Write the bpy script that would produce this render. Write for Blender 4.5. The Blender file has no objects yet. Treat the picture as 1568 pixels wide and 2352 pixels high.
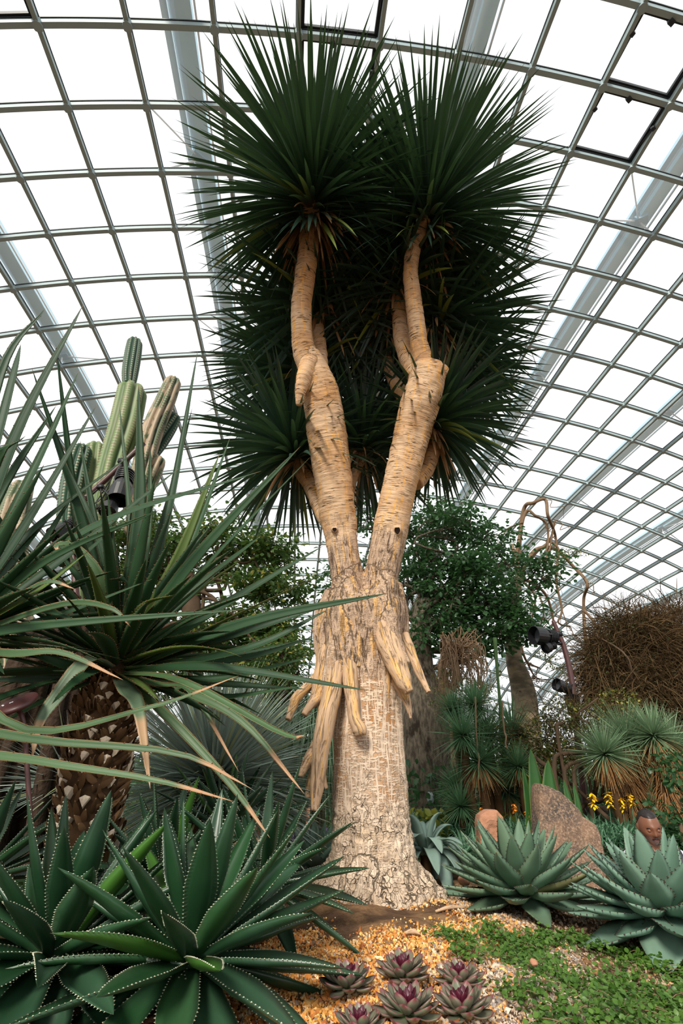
import bpy, math, random
import numpy as np
from mathutils import noise as mnoise, Vector
random.seed(7)
S = bpy.context.scene
COL = S.collection
PI = math.pi

# ------------------------------------------------------------------ camera
CZ = 0.57                      # eye height above the planting bed
PITCH = 0.5387                 # camera tilts up
F = 1045.0                     # focal length in pixels of a 1568 x 2352 frame
cam = bpy.data.cameras.new('camera'); camo = bpy.data.objects.new('camera', cam)
COL.objects.link(camo); S.camera = camo
cam.sensor_fit = 'VERTICAL'; cam.sensor_height = 36.0; cam.lens = F/2352*36.0
cam.clip_start = 0.02; cam.clip_end = 600
camo.location = (0, 0, CZ); camo.rotation_euler = (PI/2+PITCH, 0, 0)

# ------------------------------------------------------------------ light
W = bpy.data.worlds.new('overcast_sky'); S.world = W; W.use_nodes = True
bg = W.node_tree.nodes['Background']; bg.inputs[0].default_value = (0.97, 0.98, 1.0, 1); bg.inputs[1].default_value = 1.3
sun = bpy.data.lights.new('hazy_sun', 'SUN'); suno = bpy.data.objects.new('hazy_sun', sun); COL.objects.link(suno)
sun.energy = 4.2; sun.angle = math.radians(14); sun.color = (1.0, 0.93, 0.82)
suno.rotation_euler = Vector((0.26, 0.74, -0.58)).to_track_quat('-Z', 'Y').to_euler(); suno.location = (0, 0, 60)
S.view_settings.view_transform = 'Standard'; S.view_settings.look = 'None'
S.view_settings.exposure = 0.0; S.view_settings.gamma = 1.0; S.view_settings.use_curve_mapping = False
S.cycles.transparent_max_bounces = 16; S.cycles.max_bounces = 8; S.cycles.diffuse_bounces = 3; S.cycles.transmission_bounces = 6

# ------------------------------------------------------------------ small helpers
SP, CP = math.sin(PITCH), math.cos(PITCH)
def P(px, py, Y):
    """world point seen at a photograph pixel at forward distance Y"""
    u = (px-784)/F; v = (1176-py)/F
    d = Y/(CP - v*SP)
    return np.array([u*d, Y, CZ + d*(SP + v*CP)])
def depth(p): return p[1]*CP + (p[2]-CZ)*SP
def m_of(px, p): return px*depth(p)/F
def nrm(a): return a/(np.linalg.norm(a, axis=-1, keepdims=True)+1e-12)
def V3(*a): return np.array(a, float)

def tag(o, label=None, cat=None, group=None, kind=None):
    if label: o['label'] = label
    if cat: o['category'] = cat
    if group: o['group'] = group
    if kind: o['kind'] = kind
    return o
def empty(name, loc, label, cat, group=None):
    o = bpy.data.objects.new(name, None); COL.objects.link(o); o.location = tuple(loc); o.empty_display_size = 0.1
    return tag(o, label, cat, group)

def mk(name, V, faces, mats, parent=None, attr=None, vec=None, midx=None, smooth=True, me_only=False):
    """faces: list of (n,k) int arrays. attr: (nv,4) colour 'leaf'. vec: (nv,3) 'bk'."""
    V = np.asarray(V, float)
    off = V3(0, 0, 0)
    if parent is not None: off = np.array(parent.location)
    me = bpy.data.meshes.new(name)
    faces = [np.asarray(f, int) for f in faces if len(f)]
    nl = sum(f.size for f in faces); nf = sum(len(f) for f in faces)
    me.vertices.add(len(V)); me.loops.add(nl); me.polygons.add(nf)
    me.vertices.foreach_set('co', (V-off).astype(np.float32).ravel())
    me.loops.foreach_set('vertex_index', np.concatenate([f.ravel() for f in faces]).astype(np.int32))
    tot = np.concatenate([np.full(len(f), f.shape[1]) for f in faces])
    st = np.concatenate([[0], np.cumsum(tot)[:-1]])
    me.polygons.foreach_set('loop_start', st.astype(np.int32))
    if midx is not None: me.polygons.foreach_set('material_index', np.asarray(midx, np.int32))
    me.polygons.foreach_set('use_smooth', np.full(nf, smooth))
    for m in (mats if isinstance(mats, (list, tuple)) else [mats]): me.materials.append(m)
    if attr is not None:
        a = me.attributes.new('leaf', 'FLOAT_COLOR', 'POINT'); a.data.foreach_set('color', np.asarray(attr, np.float32).ravel())
    if vec is not None:
        a = me.attributes.new('bk', 'FLOAT_VECTOR', 'POINT'); a.data.foreach_set('vector', np.asarray(vec, np.float32).ravel())
    me.update(calc_edges=True); me.validate()
    if me_only: return me
    o = bpy.data.objects.new(name, me); COL.objects.link(o)
    if parent is not None: o.parent = parent
    return o

class MB:
    """collects pieces that become ONE mesh"""
    def __init__(s): s.V=[]; s.Fq={}; s.A=[]; s.K=[]; s.n=0; s.useA=False; s.useK=False
    def add(s, V, faces, attr=None, vec=None, mi=0):
        V = np.asarray(V, float).reshape(-1, 3); n = len(V)
        s.V.append(V)
        if attr is None: attr = np.zeros((n, 4))
        else: s.useA = True
        if vec is None: vec = V
        else: s.useK = True
        s.A.append(np.asarray(attr, float).reshape(-1, 4)); s.K.append(np.asarray(vec, float).reshape(-1, 3))
        for f in faces:
            f = np.asarray(f, int)
            if len(f): s.Fq.setdefault((f.shape[1], mi), []).append(f+s.n)
        s.n += n
    def build(s, name, mats, parent=None, smooth=True):
        fs, mi = [], []
        for (k, m), l in s.Fq.items():
            f = np.concatenate(l); fs.append(f); mi.append(np.full(len(f), m))
        return mk(name, np.concatenate(s.V), fs, mats, parent, np.concatenate(s.A) if s.useA else None,
                  np.concatenate(s.K) if s.useK else None, np.concatenate(mi), smooth)

def grid_faces(N, R, C, wrap=False):
    """N strips of R rows x C columns of verts -> quads"""
    r = np.arange(R-1)[:, None]; c = np.arange(C if wrap else C-1)[None, :]; c2 = (c+1) % C
    q = np.stack([r*C+c, r*C+c2, (r+1)*C+c2, (r+1)*C+c], -1).reshape(-1, 4)
    return (q[None]+(np.arange(N)*R*C)[:, None, None]).reshape(-1, 4)

# ---- leaves ------------------------------------------------------------------
def ribbons(mb, C, Wd, ref, fold=0.2, thick=None, rnd=None, mi=0, teeth=None, trng=None, tmi=1, curl=None):
    """C (N,R,3) centre lines, Wd (N,R) half widths, ref (N,3) the side the upper face looks to"""
    C = np.asarray(C, float); N, R, _ = C.shape
    T = np.gradient(C, axis=1); T = nrm(T)
    side = nrm(np.cross(T, np.broadcast_to(np.asarray(ref, float)[:, None, :], T.shape)))
    if curl is not None:   # twist along the blade
        a = np.asarray(curl)[:, None]*np.linspace(0, 1, R)[None, :]
        n0 = np.cross(side, T); side = side*np.cos(a)[..., None]+n0*np.sin(a)[..., None]
    nor = nrm(np.cross(side, T))
    w = Wd[..., None]
    L = C-side*w; Rr = C+side*w
    t = np.broadcast_to(np.linspace(0, 1, R)[None, :], (N, R))
    if rnd is None: rnd = np.random.rand(N)
    rn = np.broadcast_to(np.asarray(rnd)[:, None], (N, R))
    def at(e): return np.stack([t, rn, np.full((N, R), e), np.ones((N, R))], -1)
    if thick is None:
        M = C-nor*w*fold
        V = np.stack([L, M, Rr], 2); A = np.stack([at(1.), at(0.), at(1.)], 2)
        mb.add(V, [grid_faces(N, R, 3)], A, mi=mi)
    else:
        th = (thick*np.sqrt(np.clip(1-np.linspace(0, 1, R), 0.02, 1)))[None, :, None]*np.ones((N, 1, 1))
        th = np.minimum(th, w*1.2)
        M = C-nor*w*fold
        V = np.stack([L, (L+M)/2-nor*w*fold*.18, M, (Rr+M)/2-nor*w*fold*.18, Rr, (Rr+M)/2-nor*(w*fold*.3+th*.8), M-nor*th, (L+M)/2-nor*(w*fold*.3+th*.8)], 2)
        A = np.stack([at(1.), at(.5), at(0.), at(.5), at(1.), at(.5), at(0.), at(.5)], 2)
        mb.add(V, [grid_faces(N, R, 8, True)], A, mi=mi)
    if teeth:
        K, size = teeth
        ts = (np.arange(K)+.5)/K*0.93+0.02
        x = ts*(R-1); i0 = np.minimum(x.astype(int), R-2); fr = (x-i0)[None, :, None]
        for E_, sg in ((L, -1), (Rr, 1)):
            p = E_[:, i0]*(1-fr)+E_[:, i0+1]*fr
            tt = T[:, i0]; sd = side[:, i0]*sg; nn = nor[:, i0]
            s_ = size*(0.7+0.6*np.random.rand(N, K))[..., None]
            a = p-tt*s_*.5-sd*s_*.25; b = p+tt*s_*.5-sd*s_*.25; c = p+sd*s_*.9+tt*s_*.15; d = p+nn*s_*.35; e = p-nn*s_*.35
            V = np.stack([a, b, d, e, c], 2).reshape(-1, 3)
            base = np.arange(N*K)*5
            tr = np.concatenate([np.stack([base+q[0], base+q[1], base+4], -1) for q in ((0, 2), (2, 1), (1, 3), (3, 0))])
            mb.add(V, [tr], np.tile([[.5, .5, 1, 1]], (len(V), 1)), mi=tmi)

PROF = {
 'sword': lambda t: np.minimum(1, .75+.5*t)*np.clip((1-t)/.55, 0, 1)**.75,
 'strap': lambda t: np.minimum(1, .6+1.2*t)*np.clip((1-t)/.35, 0, 1)**.6,
 'agave': lambda t: (0.62+.38*np.sin(np.clip(t/.62, 0, 1)*PI-PI/2)*.5+.19)*np.clip((1-t)/.5, 0, 1)**.72,
 'broad': lambda t: np.clip(.55+.45*np.sin(np.clip(t/.55, 0, 1)*PI/2), 0, 1)*np.clip((1-t)/.42, 0, 1)**.6,
 'needle': lambda t: np.clip(1-t, 0.02, 1)**.6,
 'spoon': lambda t: (.4+.6*np.sin(np.clip(t/.68, 0, 1)*PI/2)**1.5)*np.clip((1-t)/.3, 0, 1)**.55,
 'leaflet': lambda t: np.sin(np.clip(t*.96+.03, 0, 1)*PI)**.7,
}
def blades(mb, B, D, L, Wd, ref=None, R=7, droop=0.3, dpow=1.4, prof='sword', lift=0.0, axis=None, **kw):
    """B base, D direction, L length, Wd half width (all per leaf)"""
    B = np.asarray(B, float); N = len(B); D = nrm(np.asarray(D, float)); L = np.broadcast_to(L, (N,)); Wd = np.broadcast_to(Wd, (N,))
    t = np.linspace(0, 1, R)
    g = np.broadcast_to(droop, (N,))[:, None, None]*(t**dpow)[None, :, None]*V3(0, 0, -1)
    dd = nrm(D[:, None, :]+g)
    if lift is not 0.0 and axis is not None:
        dd = nrm(dd+np.broadcast_to(lift, (N,))[:, None, None]*t[None, :, None]*np.asarray(axis))
    st = (L/(R-1))[:, None, None]
    C = np.concatenate([np.zeros((N, 1, 3)), np.cumsum((dd[:, 1:]+dd[:, :-1])/2*st, 1)], 1)+B[:, None, :]
    ww = Wd[:, None]*PROF[prof](t)[None, :]+1e-5
    if ref is None:
        ref = np.broadcast_to(V3(0, 0, 1), (N, 3))
    ribbons(mb, C, ww, ref, **kw)
    return C

def sphere_dirs(n, axis, a0, a1, jit=0.0, seed=0, order=True):
    """golden-angle directions from polar angle a0 to a1 (degrees) about axis"""
    r = np.random.RandomState(seed)
    k = (np.arange(n)+.5)/n
    c0, c1 = math.cos(math.radians(a0)), math.cos(math.radians(a1))
    th = np.arccos(np.clip(c0+(c1-c0)*k, -1, 1))+r.randn(n)*jit
    ph = np.arange(n)*2.39996+r.randn(n)*jit
    axis = nrm(np.asarray(axis, float)); h = V3(0, 1, 0) if abs(axis[1]) < .9 else V3(1, 0, 0)
    x = nrm(np.cross(axis, h)); y = np.cross(axis, x)
    return (np.sin(th)*np.cos(ph))[:, None]*x+(np.sin(th)*np.sin(ph))[:, None]*y+np.cos(th)[:, None]*axis, k

# ---- tubes -------------------------------------------------------------------
def spline(pts, n):
    pts = np.asarray(pts, float)
    if len(pts) < 3:
        t = np.linspace(0, 1, n)[:, None]; return pts[0]*(1-t)+pts[-1]*t
    p = np.vstack([2*pts[0]-pts[1], pts, 2*pts[-1]-pts[-2]])
    x = np.linspace(0, len(pts)-1-1e-9, n); i = x.astype(int); t = (x-i)[:, None]
    a, b, c, d = p[i], p[i+1], p[i+2], p[i+3]
    return .5*((2*b)+(-a+c)*t+(2*a-5*b+4*c-d)*t*t+(-a+3*b-3*c+d)*t**3)
def frames(C):
    T = nrm(np.gradient(C, axis=0)); X = np.zeros_like(T)
    h = V3(0, 1, 0) if abs(T[0][1]) < .8 else V3(1, 0, 0)
    x = nrm(np.cross(T[0], h))
    for i in range(len(T)):
        x = nrm(x-T[i]*np.dot(x, T[i])); X[i] = x
    return T, X, np.cross(T, X)
def tube(mb, pts, rad, n=None, seg=12, mi=0, cap=True, shape=None, rough=0.0, attr=None, rs=None):
    """swept round tube; shape(theta)->radius factor"""
    pts = np.asarray(pts, float); rad = np.asarray(rad, float)
    if n is None: n = max(2, (len(pts)-1)*5+1)
    pr = spline(np.column_stack([pts, rad]) if rad.ndim and len(rad) == len(pts) else np.column_stack([pts, np.full(len(pts), float(rad))]), n)
    C, r = pr[:, :3], np.maximum(pr[:, 3], 1e-4)
    T, X, Y = frames(C)
    th = np.arange(seg)/seg*2*PI
    f = np.ones(seg) if shape is None else shape(th)
    rr = r[:, None]*f[None, :]
    if rough:
        q = rs or random.random()*50
        rr = rr*(1+rough*np.array([[mnoise.noise(Vector((math.cos(a)*1.5+q, math.sin(a)*1.5, s*3.1/seg))) for a in th] for s in range(n)]))
    V = C[:, None]+rr[..., None]*(np.cos(th)[None, :, None]*X[:, None]+np.sin(th)[None, :, None]*Y[:, None])
    s = np.concatenate([[0], np.cumsum(np.linalg.norm(np.diff(C, axis=0), axis=1))])
    K = np.stack([rr*np.cos(th), rr*np.sin(th), np.broadcast_to(s[:, None], rr.shape)], -1)
    A = np.stack([np.broadcast_to((s/s[-1])[:, None], rr.shape), np.broadcast_to(th[None]/2/PI, rr.shape), f[None]*np.ones_like(rr), np.ones_like(rr)], -1)
    fs = [grid_faces(1, n, seg, True)]
    V = V.reshape(-1, 3); K = K.reshape(-1, 3); A = A.reshape(-1, 4)
    if cap:
        V = np.vstack([V, C[0], C[-1]]); K = np.vstack([K, [0, 0, 0], [0, 0, s[-1]]]); A = np.vstack([A, [0, 0, 0, 1], [1, 0, 0, 1]])
        a = np.arange(seg); b = (a+1) % seg
        fs.append(np.stack([b, a, np.full(seg, n*seg)], -1)); o = (n-1)*seg
        fs.append(np.stack([o+a, o+b, np.full(seg, n*seg+1)], -1))
    mb.add(V, fs, A, K, mi=mi)
    return C, r
def box(mb, c, sx, sy, sz, rot=None, mi=0):
    v = np.array([[x, y, z] for x in (-.5, .5) for y in (-.5, .5) for z in (-.5, .5)])*[sx, sy, sz]
    if rot is not None: v = v@np.asarray(rot).T
    mb.add(v+np.asarray(c), [[[0, 1, 3, 2], [4, 6, 7, 5], [0, 4, 5, 1], [2, 3, 7, 6], [0, 2, 6, 4], [1, 5, 7, 3]]], mi=mi)
def lathe(mb, prof, seg=24, M=None, o=(0, 0, 0), mi=0):
    """prof list of (r,z); M 3x3 maps local to world"""
    th = np.arange(seg)/seg*2*PI; pr = np.asarray(prof, float)
    V = np.stack([pr[:, 0][:, None]*np.cos(th), pr[:, 0][:, None]*np.sin(th), np.broadcast_to(pr[:, 1][:, None], (len(pr), seg))], -1).reshape(-1, 3)
    if M is not None: V = V@np.asarray(M).T
    mb.add(V+np.asarray(o), [grid_faces(1, len(pr), seg, True)], mi=mi)
def basis(z, up=(0, 0, 1)):
    z = nrm(np.asarray(z, float)); x = np.cross(up, z)
    if np.linalg.norm(x) < 1e-3: x = V3(1, 0, 0)
    x = nrm(x); return np.column_stack([x, np.cross(z, x), z])

def remesh(name, mb, voxel, mats, parent=None, smooth_it=4, disp=None):
    o = mb.build('tmp', [mats] if not isinstance(mats, list) else mats)
    md = o.modifiers.new('r', 'REMESH'); md.mode = 'VOXEL'; md.voxel_size = voxel; md.use_smooth_shade = True
    sm = o.modifiers.new('s', 'SMOOTH'); sm.iterations = smooth_it; sm.factor = .6
    dg = bpy.context.evaluated_depsgraph_get(); ev = o.evaluated_get(dg); me = ev.to_mesh()
    V = np.empty(len(me.vertices)*3, np.float32); me.vertices.foreach_get('co', V); V = V.reshape(-1, 3).astype(float)
    Nn = np.empty(len(me.vertices)*3, np.float32); me.vertices.foreach_get('normal', Nn); Nn = Nn.reshape(-1, 3)
    q = [list(p.vertices) for p in me.polygons]
    f4 = np.array([x for x in q if len(x) == 4]); f3 = np.array([x for x in q if len(x) == 3])
    ev.to_mesh_clear(); old = o.data; bpy.data.objects.remove(o); bpy.data.meshes.remove(old)
    return V, Nn, [f for f in (f4, f3) if len(f)]

def nearest_bark(V, paths):
    """bark coordinates of points from a set of sampled centre lines"""
    C = np.concatenate([p[0] for p in paths]); r = np.concatenate([p[1] for p in paths]); s = np.concatenate([p[2] for p in paths])
    X = np.concatenate([p[3] for p in paths]); Y = np.concatenate([p[4] for p in paths])
    out = np.empty((len(V), 3)); ang = np.empty(len(V))
    for a in range(0, len(V), 4000):
        v = V[a:a+4000]; d = np.linalg.norm(v[:, None]-C[None], axis=2)
        k = np.argmin(d/r[None], 1); w = v-C[k]
        x = (w*X[k]).sum(1); y = (w*Y[k]).sum(1)
        z = (w*np.cross(X[k], Y[k])).sum(1)
        out[a:a+4000] = np.stack([x, y, s[k]+z], -1)
    return out

# ------------------------------------------------------------------ materials
class NT:
    def __init__(s, name):
        s.m = bpy.data.materials.new(name); s.m.use_nodes = True; s.t = s.m.node_tree; s.n = s.t.nodes
        s.b = s.n['Principled BSDF']; s.out = s.n['Material Output']
    def new(s, t, **kw):
        x = s.n.new(t)
        for k, v in kw.items():
            if hasattr(x, k): setattr(x, k, v)
        return x
    def link(s, a, b): s.t.links.new(a, b)
    def set(s, sock, v):
        if isinstance(v, bpy.types.NodeSocket): s.link(v, sock)
        elif isinstance(v, (tuple, list)) and len(v) == 3 and sock.type == 'RGBA': sock.default_value = (*v, 1)
        else: sock.default_value = v
    def math(s, op, a, b=0.0, c=None, clamp=False):
        x = s.new('ShaderNodeMath', operation=op, use_clamp=clamp); s.set(x.inputs[0], a); s.set(x.inputs[1], b)
        if c is not None: s.set(x.inputs[2], c)
        return x.outputs[0]
    def mix(s, f, a, b, mode='MIX'):
        x = s.new('ShaderNodeMix', data_type='RGBA', blend_type=mode); s.set(x.inputs[0], f); s.set(x.inputs[6], a); s.set(x.inputs[7], b)
        return x.outputs[2]
    def ramp(s, f, a, b):
        """smooth 0..1 between a and b"""
        x = s.new('ShaderNodeMapRange', interpolation_type='SMOOTHSTEP'); s.set(x.inputs[0], f); x.inputs[1].default_value = a; x.inputs[2].default_value = b
        return x.outputs[0]
    def attr(s, n):
        x = s.new('ShaderNodeAttribute', attribute_name=n); return x
    def scale(s, v, sc):
        x = s.new('ShaderNodeVectorMath', operation='MULTIPLY'); s.link(v, x.inputs[0]); x.inputs[1].default_value = sc; return x.outputs[0]
    def noise(s, v, sc=1.0, det=3, rough=.55, dist=0.0):
        x = s.new('ShaderNodeTexNoise'); x.inputs['Scale'].default_value = sc; x.inputs['Detail'].default_value = det; x.inputs['Roughness'].default_value = rough; x.inputs['Distortion'].default_value = dist
        if v is not None: s.link(v, x.inputs['Vector'])
        return x.outputs['Fac']
    def voronoi(s, v, sc=1.0, feat='F1', rand=1.0):
        x = s.new('ShaderNodeTexVoronoi', feature=feat); x.inputs['Scale'].default_value = sc; x.inputs['Randomness'].default_value = rand; s.link(v, x.inputs['Vector']); return x
    def obj(s): return s.new('ShaderNodeTexCoord').outputs['Object']
    def pos(s): return s.new('ShaderNodeNewGeometry').outputs['Position']
    def bump(s, h, dist=.01, st=1.0):
        x = s.new('ShaderNodeBump'); x.inputs['Distance'].default_value = dist; x.inputs['Strength'].default_value = st; s.link(h, x.inputs['Height']); s.link(x.outputs[0], s.b.inputs['Normal']); return x
    def fin(s, col, rough=.6, spec=.4, metal=0.0):
        s.set(s.b.inputs['Base Color'], col); s.set(s.b.inputs['Roughness'], rough); s.b.inputs['Specular IOR Level'].default_value = spec; s.b.inputs['Metallic'].default_value = metal
        return s.m
    def translucent(s, col, f):
        tr = s.new('ShaderNodeBsdfTranslucent'); s.set(tr.inputs[0], col)
        mx = s.new('ShaderNodeMixShader'); mx.inputs[0].default_value = f; s.link(s.b.outputs[0], mx.inputs[1]); s.link(tr.outputs[0], mx.inputs[2]); s.link(mx.outputs[0], s.out.inputs[0])

def plain(name, col, rough=.5, spec=.4, metal=0.0, var=0.0, sc=20, bump=0.0):
    t = NT(name)
    if var:
        f = t.noise(t.obj(), sc, 4); c = t.mix(f, tuple(x*(1-var) for x in col), tuple(min(1, x*(1+var)) for x in col))
        if bump: t.bump(f, bump)
    else: c = col
    return t.fin(c, rough, spec, metal)

def leafmat(name, c0, c1, base=None, tip=None, tip0=.93, edge=None, edge0=.88, yellow=None, yfrac=.06, rough=.38, spec=.45, trans=.12, stripe=0.0, tcol=None, bloom=None, basew=.25):
    t = NT(name); a = t.attr('leaf'); sp = t.new('ShaderNodeSeparateColor'); t.link(a.outputs['Color'], sp.inputs[0])
    tt, rn, ee = sp.outputs[0], sp.outputs[1], sp.outputs[2]
    n = t.noise(t.obj(), 9, 3)
    c = t.mix(rn, c0, c1)
    c = t.mix(t.math('MULTIPLY', n, .5), c, tuple(x*.55 for x in c0))
    if stripe:
        w = t.math('SINE', t.math('MULTIPLY', ee, 38.0)); c = t.mix(t.math('MULTIPLY', t.ramp(w, 0, 1), stripe), c, tuple(min(1, x*1.6) for x in c1))
    if bloom: c = t.mix(t.math('MULTIPLY', t.ramp(t.noise(t.obj(), 4, 2), .35, .7), .6), c, bloom)
    if yellow: c = t.mix(t.ramp(rn, 1-yfrac, 1-yfrac+.01), c, yellow)
    if base: c = t.mix(t.ramp(tt, 0.0, basew), base, c)
    if edge: c = t.mix(t.ramp(ee, edge0, 1.0), c, edge)
    if tip: c = t.mix(t.ramp(tt, tip0, min(1, tip0+.05)), c, tip)
    t.fin(c, rough, spec)
    if trans: t.translucent(tcol or t.mix(.5, c, tuple(min(1, x*2.2) for x in c1)), trans)
    return t.m

# ================================================================== ROOF
RC = np.array([0.9647,28.1234,25.0933,-0.4741,-1.4343,0.4732,13.4666,-3.6877,0.1802,2.2349,1.1866,-0.5559,-0.3308,-0.1883,0.5332,-0.1244,16.7993,23.0848,-0.4916,-2.7825,0.6515,0.6027,-14.5235,5.1529,1.1775,-3.0952,-0.6172,1.2148,-1.5544,-0.4478,0.507,0.821,-0.2968,-0.4896,-0.2982,0.1448,-0.0144,16.4259,-6.466,-5.2765,-0.5212,0.2098,0.797,-0.3905,-0.372,0.0383,-1.1324,-1.7755,0.2297,0.5669,-2.1376,-0.8428,-2.1842,1.0081,1.2598,1.1206,1.5839,0.1061,-0.2793,-0.5344,0.2124,0.2459,-0.1514,-0.2832,0.0699])
def mono(d): return [(a, b) for a in range(d+1) for b in range(d+1-a)]
M4, M5, M6 = mono(4), mono(5), mono(6)
RS = 1.5                      # glazing bars 3 m apart
def node(i, j):
    i = np.asarray(i, float); j = np.asarray(j, float); u = (i-4)/10; v = (j-14)/16
    n = 1; o = []
    for M in (M4, M5, M6):
        o.append(sum(c*u**a*v**b for c, (a, b) in zip(RC[n:n+len(M)], M))); n += len(M)
    X, Y, Z = o; cy, sy = math.cos(RC[0]), math.sin(RC[0])
    return np.stack([X*cy-Y*sy, X*sy+Y*cy, Z], -1)*RS+V3(0, 0, CZ)
def rnormal(i, j):
    e = .05; a = node(i+e, j)-node(i-e, j); b = node(i, j+e)-node(i, j-e)
    return nrm(np.cross(a, b))
I0, I1, J0, J1 = -14, 24, -7, 35
glass = NT('roof_glass')
tb = glass.new('ShaderNodeBsdfTransparent'); tb.inputs[0].default_value = (.955, .975, .97, 1)
gl = glass.new('ShaderNodeBsdfGlossy'); gl.inputs['Roughness'].default_value = .02; gl.inputs[0].default_value = (1, 1, 1, 1)
mx = glass.new('ShaderNodeMixShader'); mx.inputs[0].default_value = .04
glass.link(tb.outputs[0], mx.inputs[1]); glass.link(gl.outputs[0], mx.inputs[2]); hz = glass.new('ShaderNodeBsdfTranslucent'); hz.inputs[0].default_value = (.95, .98, 1, 1)      # haze glow added to the panes, as of dirty glass, paling the arches
m2_ = glass.new('ShaderNodeMixShader'); m2_.inputs[0].default_value = .10
glass.link(mx.outputs[0], m2_.inputs[1]); glass.link(hz.outputs[0], m2_.inputs[2]); glass.link(m2_.outputs[0], glass.out.inputs[0])
M_GLASS = glass.m
M_BAR = plain('painted_steel_bar', (.33, .42, .44), .45, .4)
M_BAR2 = plain('painted_steel_rib', (.31, .39, .39), .45, .4)
M_SEAL = plain('black_gasket', (.015, .017, .02), .5)
M_ARCH = plain('pale_blue_steel_arch', (.62, .86, .95), .6, .3, var=.05, sc=1.3)
M_ARCHD = plain('slate_blue_steel_flange', (.42, .62, .74), .6, .3, var=.1, sc=2)
M_WHITE = plain('white_steel_strut', (.85, .87, .88), .5)
vents = [(5, -1), (5, 0), (1, -2), (1, -1), (1, 0), (-3, -1)]
def bar_run(mb, i, j, w, h, up=0.0):
    """a bar of rectangular section along nodes (i,j arrays), below the glass"""
    C = node(i, j); Nn = rnormal(np.asarray(i, float), np.asarray(j, float)); T = nrm(np.gradient(C, axis=0)); Sd = nrm(np.cross(T, Nn))
    for (ww, top, bot, mi) in ((w, -.03, -.03-h, 0), (w*1.35, .03, -.03, 1)):
        V = np.stack([C+Sd*ww/2+Nn*top, C-Sd*ww/2+Nn*top, C-Sd*ww/2+Nn*bot, C+Sd*ww/2+Nn*bot], 1)
        mb.add(V.reshape(-1, 3), [grid_faces(1, len(C), 4, True)], mi=mi)
def floorclip(C): return C[:, 2] > -2.2
mb = MB(); seg = np.arange(I0, I1+.01, .25)
for j in range(J0, J1+1):
    bar_run(mb, seg, seg*0+j, .20, .24)
tag(mb.build('trim_1', [M_BAR, M_SEAL], smooth=False), 'grey painted steel glazing bars arching across the glasshouse roof', 'glazing bar', kind='structure')
mb = MB(); seg = np.arange(J0, J1+.01, .25)
for i in range(I0, I1+1):
    bar_run(mb, seg*0+i, seg, .17, .28)
tag(mb.build('trim_2', [M_BAR2, M_SEAL], smooth=False), 'grey painted steel glazing bars running lengthwise to the far end', 'glazing bar', kind='structure')
# node castings
mb = MB()
for j in range(J0, J1+1):
    for i in range(I0, I1+1):
        c = node(i, j); n = rnormal(i, j)
        if c[2] < -1: continue
        lathe(mb, [(0, -.36), (.19, -.36), (.19, 0), (0, 0)], 8, basis(n), c)
tag(mb.build('trim_3', [M_BAR], smooth=False), 'grey steel node castings where the glazing bars cross', 'node casting', kind='structure')
mb = MB()
for j in range(J0, J1):
    for i in range(I0, I1):
        if (i, j) in vents: continue
        q = np.array([node(i, j), node(i+1, j), node(i+1, j+1), node(i, j+1)])
        if q[:, 2].max() < -1: continue
        mb.add(q, [[[0, 1, 2, 3]]])
tag(mb.build('ceiling', [M_GLASS], smooth=False), 'curved shell of clear glass panes over the garden', 'glass roof', kind='structure')

def vent(k, i, j, open_=.07):
    q = np.array([node(i, j), node(i+1, j), node(i+1, j+1), node(i, j+1)]); n = nrm(np.cross(q[1]-q[0], q[3]-q[0]))
    if n[2] < 0: n = -n
    c = q.mean(0); q = c+(q-c)*.90
    q[2:] += n*3*open_; q += n*.02
    w = empty('window_%d' % k, c, 'open roof vent with black frame and pale glass', 'roof vent'); w['kind'] = 'structure'
    w['label'] = ['upper open vent at the top right of the roof, black framed', 'lower open vent at the top right of the roof, black framed',
                  'open vent at the top edge between the two leaf crowns', 'black framed vent just above the gap of the two crowns',
                  'black framed vent partly hidden behind the leaf tips', 'open vent at the top left edge of the roof'][k-1]
    w['category'] = 'window'
    mb = MB()
    for a in range(4):
        p, r = q[a], q[(a+1) % 4]; d = nrm(r-p); s = nrm(np.cross(d, n))
        V = []
        for e in (p-d*.06, r+d*.06):
            for x, y in ((-.07, 0), (.07, 0), (.07, -.16), (-.07, -.16)): V.append(e+s*x+n*y)
        mb.add(V, [grid_faces(1, 2, 4, True), [[0, 1, 2, 3], [4, 5, 6, 7]]])
    mb.build('window_frame', [M_SEAL], w, smooth=False)
    m2 = MB(); m2.add(q-n*.03, [[[0, 1, 2, 3]]]); m2.build('pane', [M_GLASS], w, smooth=False)
    m3 = MB()
    hv = (q[2]+q[3])/2-n*.1; base = node(i+.5, j+1)-n*.3
    a0, a1 = node(i+.04, j+.30)-n*.25, q[3]*.72+q[0]*.28-n*.1
    b0, b1 = node(i+.96, j+.35)-n*.25, q[2]*.8+q[1]*.2-n*.1
    for u, v in ((a0, a1), (b0, b1)):
        tube(m3, [u, v], [.03, .03], 2, 6); box(m3, u, .16, .16, .16, basis(n))
    box(m3, (node(i+.42, j+.06)+node(i+.42, j+.06))/2-n*.2, .22, .2, .3, basis(n))
    m3.build('chain_actuator', [M_SEAL], w)
for k, (i, j) in enumerate(vents): vent(k+1, i, j)

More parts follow.
